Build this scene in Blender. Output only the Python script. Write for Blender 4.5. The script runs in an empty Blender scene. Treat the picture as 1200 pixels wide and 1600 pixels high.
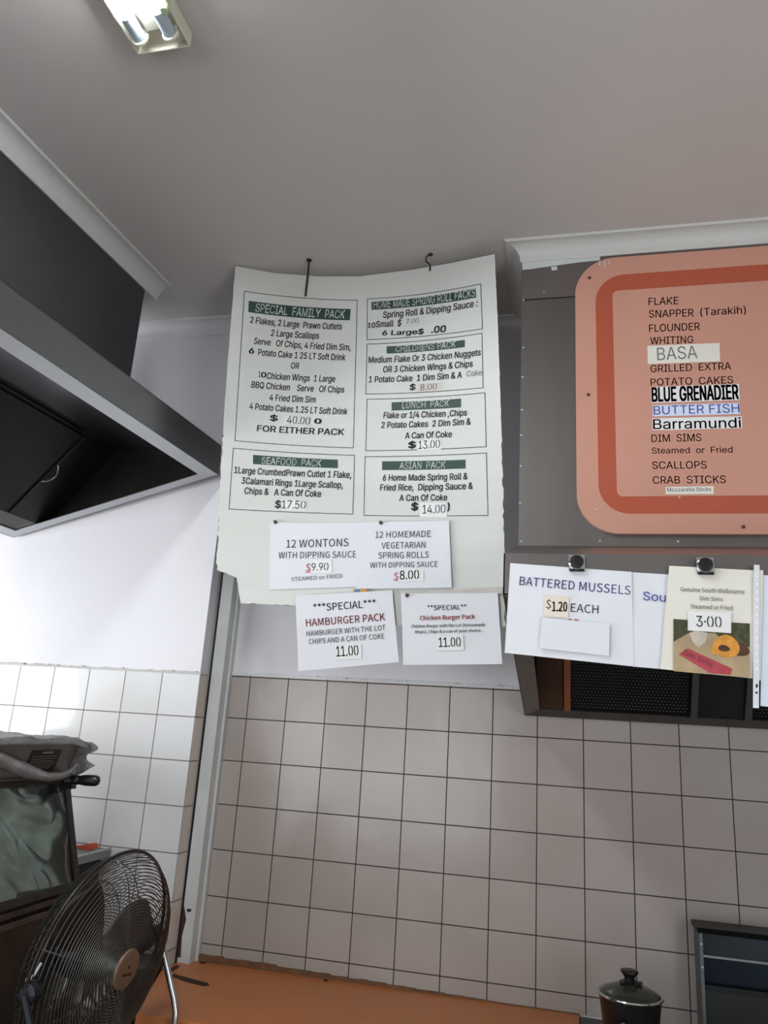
import bpy, bmesh, math, random, json
import numpy as np
from mathutils import Vector, Matrix, noise
from mathutils.geometry import delaunay_2d_cdt

random.seed(4)
D = bpy.data
COL = bpy.context.scene.collection
SC = bpy.context.scene

# ------------------------------------------------------------------ camera
FPX = 1194.07
YAW, PITCH, ROLL = -0.242248, 0.273418, 0.0632915
CAM = np.array([1.29443, -2.72533, 1.72258])


def cam_axes():
    cy, sy = math.cos(YAW), math.sin(YAW)
    cp, sp = math.cos(PITCH), math.sin(PITCH)
    fwd = np.array([sy * cp, cy * cp, sp])
    right = np.array([cy, -sy, 0])
    up = np.cross(right, fwd)
    c, s = math.cos(ROLL), math.sin(ROLL)
    return np.array([c * right + s * up, -s * right + c * up, fwd])


AX = cam_axes()
cd = D.cameras.new('camera')
cd.sensor_fit = 'VERTICAL'
cd.sensor_height = 36.0
cd.lens = FPX / 1600 * 36.0
cd.clip_start = 0.05
cam = D.objects.new('camera', cd)
COL.objects.link(cam)
R3 = Matrix(((AX[0][0], AX[1][0], -AX[2][0]), (AX[0][1], AX[1][1], -AX[2][1]), (AX[0][2], AX[1][2], -AX[2][2])))
cam.matrix_world = Matrix.Translation(Vector(CAM)) @ R3.to_4x4()
SC.camera = cam

# ------------------------------------------------------------------ light, world, exposure
SC.view_settings.view_transform = 'Standard'
SC.view_settings.look = 'None'
SC.view_settings.gamma = 1.0
SC.view_settings.use_curve_mapping = False
SC.view_settings.exposure = 0.0

W = D.worlds.new('world')
SC.world = W
W.use_nodes = True
bg = W.node_tree.nodes['Background']
bg.inputs[0].default_value = (0.75, 0.87, 1.0, 1)
bg.inputs[1].default_value = 0.6


def area(name, loc, target, sx, sy, power, color):
    l = D.lights.new(name, 'AREA')
    l.shape = 'RECTANGLE'
    l.size, l.size_y = sx, sy
    l.energy = power
    l.color = color
    o = D.objects.new(name, l)
    COL.objects.link(o)
    o.location = loc
    d = Vector(target) - Vector(loc)
    o.rotation_euler = d.to_track_quat('-Z', 'Y').to_euler()
    return o


# daylight through the side window (left) and the shopfront behind the camera
area('daylight_side_window', (-2.32, -1.75, 1.62), (0, -1.75, 1.62), 2.0, 1.1, 104, (0.93, 0.965, 1.0))
area('daylight_shopfront', (-0.6, -5.35, 1.5), (0.1, 0, 1.7), 2.4, 1.8, 40, (0.95, 0.97, 1.0))
# added fill lamp by the right wall, brightens surfaces facing right
area('added_fill_right', (3.64, -3.9, 1.35), (0, -1.9, 2.0), 1.1, 2.2, 44, (0.93, 0.96, 1.0))


# ------------------------------------------------------------------ pixel -> place
def ray(px, py):
    d = np.array([(px - 600) / FPX, -(py - 800) / FPX, 1.0]) @ AX
    return d / np.linalg.norm(d)


def on(px, py, ax, v):
    d = ray(px, py)
    return CAM + d * ((v - CAM[ax]) / d[ax])


def onplane(px, py, p0, n):
    d = ray(px, py)
    p0 = np.array(p0, float)
    n = np.array(n, float)
    return CAM + d * (np.dot(p0 - CAM, n) / np.dot(d, n))


class Surf:
    """a hanging sheet or wall face given as depth y = f(x, z)"""

    def __init__(self, f):
        self.f = f

    def un(self, px, py):
        y = self.f(0.6, 2.7)
        for _ in range(40):
            p = on(px, py, 1, y)
            y = y + 0.7 * (self.f(p[0], p[2]) - y)
        return np.array([p[0], p[2]])

    def at(self, xz, off=0.0):
        return (xz[0], self.f(xz[0], xz[1]) - off, xz[1])


def flat(y):
    return Surf(lambda x, z: y)


# ------------------------------------------------------------------ materials
def lin(c):
    if isinstance(c, str):
        c = c.lstrip('#')
        c = [int(c[i:i + 2], 16) / 255 for i in (0, 2, 4)]
    return [x / 12.92 if x <= 0.04045 else ((x + 0.055) / 1.055) ** 2.4 for x in c]


MATS = {}


def mat(name, c, rough=0.6, metal=0.0, var=0.06, scale=6.0, bump=0.0, bscale=40.0, stretch=None, emit=None, trans=0.0, alpha=1.0, spec=0.5, ior=1.45):
    if name in MATS:
        return MATS[name]
    m = D.materials.new(name)
    m.use_nodes = True
    nt = m.node_tree
    b = nt.nodes['Principled BSDF']
    col = lin(c)
    tc = nt.nodes.new('ShaderNodeTexCoord')
    src = tc.outputs['Object']
    if stretch:
        mp = nt.nodes.new('ShaderNodeMapping')
        mp.inputs['Scale'].default_value = stretch
        nt.links.new(src, mp.inputs[0])
        src = mp.outputs[0]
    nz = nt.nodes.new('ShaderNodeTexNoise')
    nz.inputs['Scale'].default_value = scale
    nz.inputs['Detail'].default_value = 5
    nt.links.new(src, nz.inputs['Vector'])
    rp = nt.nodes.new('ShaderNodeValToRGB')
    rp.color_ramp.elements[0].position = 0.3
    rp.color_ramp.elements[1].position = 0.7
    rp.color_ramp.elements[0].color = [max(0, x * (1 - var)) for x in col] + [1]
    rp.color_ramp.elements[1].color = [min(1, x * (1 + var)) for x in col] + [1]
    nt.links.new(nz.outputs['Fac'], rp.inputs[0])
    nt.links.new(rp.outputs[0], b.inputs['Base Color'])
    b.inputs['Roughness'].default_value = rough
    b.inputs['Metallic'].default_value = metal
    b.inputs['Specular IOR Level'].default_value = spec
    b.inputs['IOR'].default_value = ior
    b.inputs['Transmission Weight'].default_value = trans
    b.inputs['Alpha'].default_value = alpha
    if bump:
        n2 = nt.nodes.new('ShaderNodeTexNoise')
        n2.inputs['Scale'].default_value = bscale
        n2.inputs['Detail'].default_value = 4
        nt.links.new(src, n2.inputs['Vector'])
        bp = nt.nodes.new('ShaderNodeBump')
        bp.inputs['Strength'].default_value = bump
        bp.inputs['Distance'].default_value = 0.01
        nt.links.new(n2.outputs['Fac'], bp.inputs['Height'])
        nt.links.new(bp.outputs[0], b.inputs['Normal'])
    if emit:
        b.inputs['Emission Color'].default_value = list(lin(emit[0])) + [1]
        b.inputs['Emission Strength'].default_value = emit[1]
    MATS[name] = m
    return m


def tile_mat(name, c, grout, uo, vo, axis, rough=0.16, var=0.05):
    m = D.materials.new(name)
    m.use_nodes = True
    nt = m.node_tree
    L = nt.links.new
    b = nt.nodes['Principled BSDF']
    tc = nt.nodes.new('ShaderNodeTexCoord')
    sp = nt.nodes.new('ShaderNodeSeparateXYZ')
    L(tc.outputs['Object'], sp.inputs[0])

    def sub(sock, v):
        a = nt.nodes.new('ShaderNodeMath')
        a.operation = 'SUBTRACT'
        L(sock, a.inputs[0])
        a.inputs[1].default_value = v
        return a.outputs[0]
    cb = nt.nodes.new('ShaderNodeCombineXYZ')
    L(sub(sp.outputs[axis], uo), cb.inputs[0])
    L(sub(sp.outputs[2], vo), cb.inputs[1])
    br = nt.nodes.new('ShaderNodeTexBrick')
    br.offset = 0.0
    br.squash = 1.0
    br.inputs['Scale'].default_value = 1.0
    br.inputs['Brick Width'].default_value = 0.15
    br.inputs['Row Height'].default_value = 0.15
    br.inputs['Mortar Size'].default_value = 0.0019
    br.inputs['Mortar Smooth'].default_value = 0.15
    br.inputs['Bias'].default_value = 0.0
    col = lin(c)
    br.inputs['Color1'].default_value = [x * (1 - var) for x in col] + [1]
    br.inputs['Color2'].default_value = [min(1, x * (1 + var)) for x in col] + [1]
    br.inputs['Mortar'].default_value = list(lin(grout)) + [1]
    L(cb.outputs[0], br.inputs['Vector'])
    # uneven dirt: some of the grout is cleaner, some greasy
    nz = nt.nodes.new('ShaderNodeTexNoise')
    nz.inputs['Scale'].default_value = 3.0
    nz.inputs['Detail'].default_value = 6
    L(tc.outputs['Object'], nz.inputs['Vector'])
    rp = nt.nodes.new('ShaderNodeValToRGB')
    rp.color_ramp.elements[0].position = 0.35
    rp.color_ramp.elements[1].position = 0.65
    rp.color_ramp.elements[0].color = (0.9, 0.88, 0.86, 1)
    rp.color_ramp.elements[1].color = (1, 1, 1, 1)
    L(nz.outputs['Fac'], rp.inputs[0])
    mx = nt.nodes.new('ShaderNodeMixRGB')
    mx.blend_type = 'MULTIPLY'
    mx.inputs[0].default_value = 1.0
    L(br.outputs['Color'], mx.inputs[1])
    L(rp.outputs[0], mx.inputs[2])
    L(mx.outputs[0], b.inputs['Base Color'])
    mr = nt.nodes.new('ShaderNodeMapRange')
    mr.inputs['To Min'].default_value = rough
    mr.inputs['To Max'].default_value = 0.8
    L(br.outputs['Fac'], mr.inputs['Value'])
    L(mr.outputs[0], b.inputs['Roughness'])
    n2 = nt.nodes.new('ShaderNodeTexNoise')
    n2.inputs['Scale'].default_value = 9
    L(tc.outputs['Object'], n2.inputs['Vector'])
    ma = nt.nodes.new('ShaderNodeMath')
    ma.operation = 'MULTIPLY_ADD'
    L(br.outputs['Fac'], ma.inputs[0])
    ma.inputs[1].default_value = -0.5
    L(n2.outputs['Fac'], ma.inputs[2])
    bp = nt.nodes.new('ShaderNodeBump')
    bp.inputs['Strength'].default_value = 0.12
    bp.inputs['Distance'].default_value = 0.01
    L(ma.outputs[0], bp.inputs['Height'])
    L(bp.outputs[0], b.inputs['Normal'])
    return m


# ------------------------------------------------------------------ mesh helpers
class MB:
    def __init__(self):
        self.v, self.f, self.m = [], [], []

    def add(self, verts, faces, mi=0):
        k = len(self.v)
        self.v += [tuple(map(float, p)) for p in verts]
        for f in faces:
            self.f.append([i + k for i in f])
            self.m.append(mi)

    def quad(self, a, b, c, d, mi=0):
        self.add([a, b, c, d], [(0, 1, 2, 3)], mi)

    def box(self, lo, hi, mi=0):
        x0, y0, z0 = lo
        x1, y1, z1 = hi
        v = [(x0, y0, z0), (x1, y0, z0), (x1, y1, z0), (x0, y1, z0), (x0, y0, z1), (x1, y0, z1), (x1, y1, z1), (x0, y1, z1)]
        self.hexa(v, mi)

    def hexa(self, v, mi=0):
        self.add(v, [(0, 3, 2, 1), (4, 5, 6, 7), (0, 1, 5, 4), (1, 2, 6, 5), (2, 3, 7, 6), (3, 0, 4, 7)], mi)

    def slab(self, a, b, c, d, t, mi=0):
        """quad thickened by vector t"""
        t = np.array(t, float)
        q = [np.array(p, float) for p in (a, b, c, d)]
        self.hexa(q + [p + t for p in q], mi)

    def prism(self, poly, t, mi=0):
        n = len(poly)
        t = np.array(t, float)
        p = [np.array(q, float) for q in poly]
        self.add(p + [q + t for q in p], [tuple(range(n))[::-1], tuple(range(n, 2 * n))] + [(i, (i + 1) % n, n + (i + 1) % n, n + i) for i in range(n)], mi)

    def tube(self, path, r, seg=8, mi=0, closed=False, caps=True):
        P = [np.array(p, float) for p in path]
        n = len(P)
        rs = r if isinstance(r, (list, tuple)) else [r] * n
        rings = []
        prev = None
        for i in range(n):
            if closed:
                t = P[(i + 1) % n] - P[i - 1]
            else:
                t = P[min(i + 1, n - 1)] - P[max(i - 1, 0)]
            t = t / (np.linalg.norm(t) + 1e-12)
            if prev is None:
                u = np.cross(t, [0, 0, 1.0])
                if np.linalg.norm(u) < 1e-3:
                    u = np.cross(t, [1.0, 0, 0])
            else:
                u = prev - t * np.dot(prev, t)
            u = u / np.linalg.norm(u)
            prev = u
            w = np.cross(t, u)
            rings.append([P[i] + rs[i] * (math.cos(2 * math.pi * k / seg) * u + math.sin(2 * math.pi * k / seg) * w) for k in range(seg)])
        vs = [p for rg in rings for p in rg]
        fs = []
        m = n if closed else n - 1
        for i in range(m):
            j = (i + 1) % n
            for k in range(seg):
                fs.append((i * seg + k, i * seg + (k + 1) % seg, j * seg + (k + 1) % seg, j * seg + k))
        if not closed and caps:
            fs.append(tuple(range(seg))[::-1])
            fs.append(tuple((n - 1) * seg + k for k in range(seg)))
        self.add(vs, fs, mi)

    def lathe(self, prof, centre, axis=(0, 0, 1), seg=40, mi=0, u=None):
        """prof: list of (radius, height)"""
        a = np.array(axis, float)
        a /= np.linalg.norm(a)
        if u is None:
            u = np.cross(a, [0, 0, 1.0])
            if np.linalg.norm(u) < 1e-3:
                u = np.array([1.0, 0, 0])
        u = np.array(u, float)
        u /= np.linalg.norm(u)
        w = np.cross(a, u)
        c = np.array(centre, float)
        vs, fs = [], []
        for (r, h) in prof:
            for k in range(seg):
                t = 2 * math.pi * k / seg
                vs.append(c + a * h + r * (math.cos(t) * u + math.sin(t) * w))
        for i in range(len(prof) - 1):
            for k in range(seg):
                fs.append((i * seg + k, i * seg + (k + 1) % seg, (i + 1) * seg + (k + 1) % seg, (i + 1) * seg + k))
        fs.append(tuple(range(seg))[::-1])
        fs.append(tuple((len(prof) - 1) * seg + k for k in range(seg)))
        self.add(vs, fs, mi)

    def build(self, name, mats, parent=None, smooth=False, bevel=0.0, loc=None, fix=True):
        o0 = np.zeros(3)
        if parent is not None:
            o0 = np.array(parent.get('_o', (0, 0, 0)), float)
        elif loc is not None:
            o0 = np.array(loc, float)
        me = D.meshes.new(name)
        me.from_pydata([tuple(np.array(p) - o0) for p in self.v], [], self.f)
        if not isinstance(mats, (list, tuple)):
            mats = [mats]
        for m in mats:
            me.materials.append(m)
        for p, mi in zip(me.polygons, self.m):
            p.material_index = mi
            p.use_smooth = smooth
        if fix:
            bm = bmesh.new()
            bm.from_mesh(me)
            bmesh.ops.recalc_face_normals(bm, faces=bm.faces)
            bm.to_mesh(me)
            bm.free()
        me.update()
        o = D.objects.new(name, me)
        COL.objects.link(o)
        if parent is not None:
            o.parent = parent
            o['_o'] = tuple(o0)
        else:
            o.location = o0
            o['_o'] = tuple(o0)
        if bevel:
            md = o.modifiers.new('bevel', 'BEVEL')
            md.width = bevel
            md.segments = 2
            md.limit_method = 'ANGLE'
            md.angle_limit = math.radians(40)
        if smooth:
            try:
                me.set_sharp_from_angle(angle=math.radians(38))
            except Exception:
                pass
        return o


def thing(name, label, cat, loc, group=None):
    o = D.objects.new(name, None)
    o.empty_display_size = 0.05
    COL.objects.link(o)
    o.location = [float(x) for x in loc]
    o['_o'] = tuple(float(x) for x in loc)
    tag(o, label, cat, group)
    return o


def tag(o, label, cat, group=None):
    o['label'] = label
    o['category'] = cat
    if group:
        o['group'] = group
    return o


def struct(mb, name, m, **k):
    o = mb.build(name, m, **k)
    o['kind'] = 'structure'
    return o


def sweep(path, prof, closed_ends=True):
    """path: XY corners, prof: (outward, down) pairs; outward is to the right of travel; mitred"""
    n = len(path)
    P = [np.array(p, float) for p in path]
    offs = []
    for i in range(n):
        def nrm(a, b):
            t = (b - a) / np.linalg.norm(b - a)
            return np.array([t[1], -t[0]])
        if i == 0:
            offs.append(nrm(P[0], P[1]))
        elif i == n - 1:
            offs.append(nrm(P[-2], P[-1]))
        else:
            a, b = nrm(P[i - 1], P[i]), nrm(P[i], P[i + 1])
            s = a + b
            offs.append(s / np.dot(s, a))
    return P, offs


def cornice(name, path, H, m, k=1.0, kz=1.0):
    prof = [(0, -0.058), (0.005, -0.058), (0.0065, -0.050)]
    for i in range(9):
        t = i / 8 * math.pi / 2
        prof.append((0.0065 + 0.042 * (1 - math.cos(t)), -0.050 + 0.042 * math.sin(t)))
    prof += [(0.0525, -0.008), (0.0545, -0.006), (0.0555, 0.0), (0, 0.0)]
    P, offs = sweep(path, prof)
    mb = MB()
    vs, fs = [], []
    q = len(prof)
    for p, o in zip(P, offs):
        for (d, z) in prof:
            vs.append((p[0] + o[0] * d * k, p[1] + o[1] * d * k, H + z * kz))
    for i in range(len(P) - 1):
        for j in range(q):
            j2 = (j + 1) % q
            fs.append((i * q + j, i * q + j2, (i + 1) * q + j2, (i + 1) * q + j))
    fs.append(tuple(range(q)))
    fs.append(tuple((len(P) - 1) * q + j for j in range(q)))
    mb.add(vs, fs)
    return struct(mb, name, m)


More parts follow.
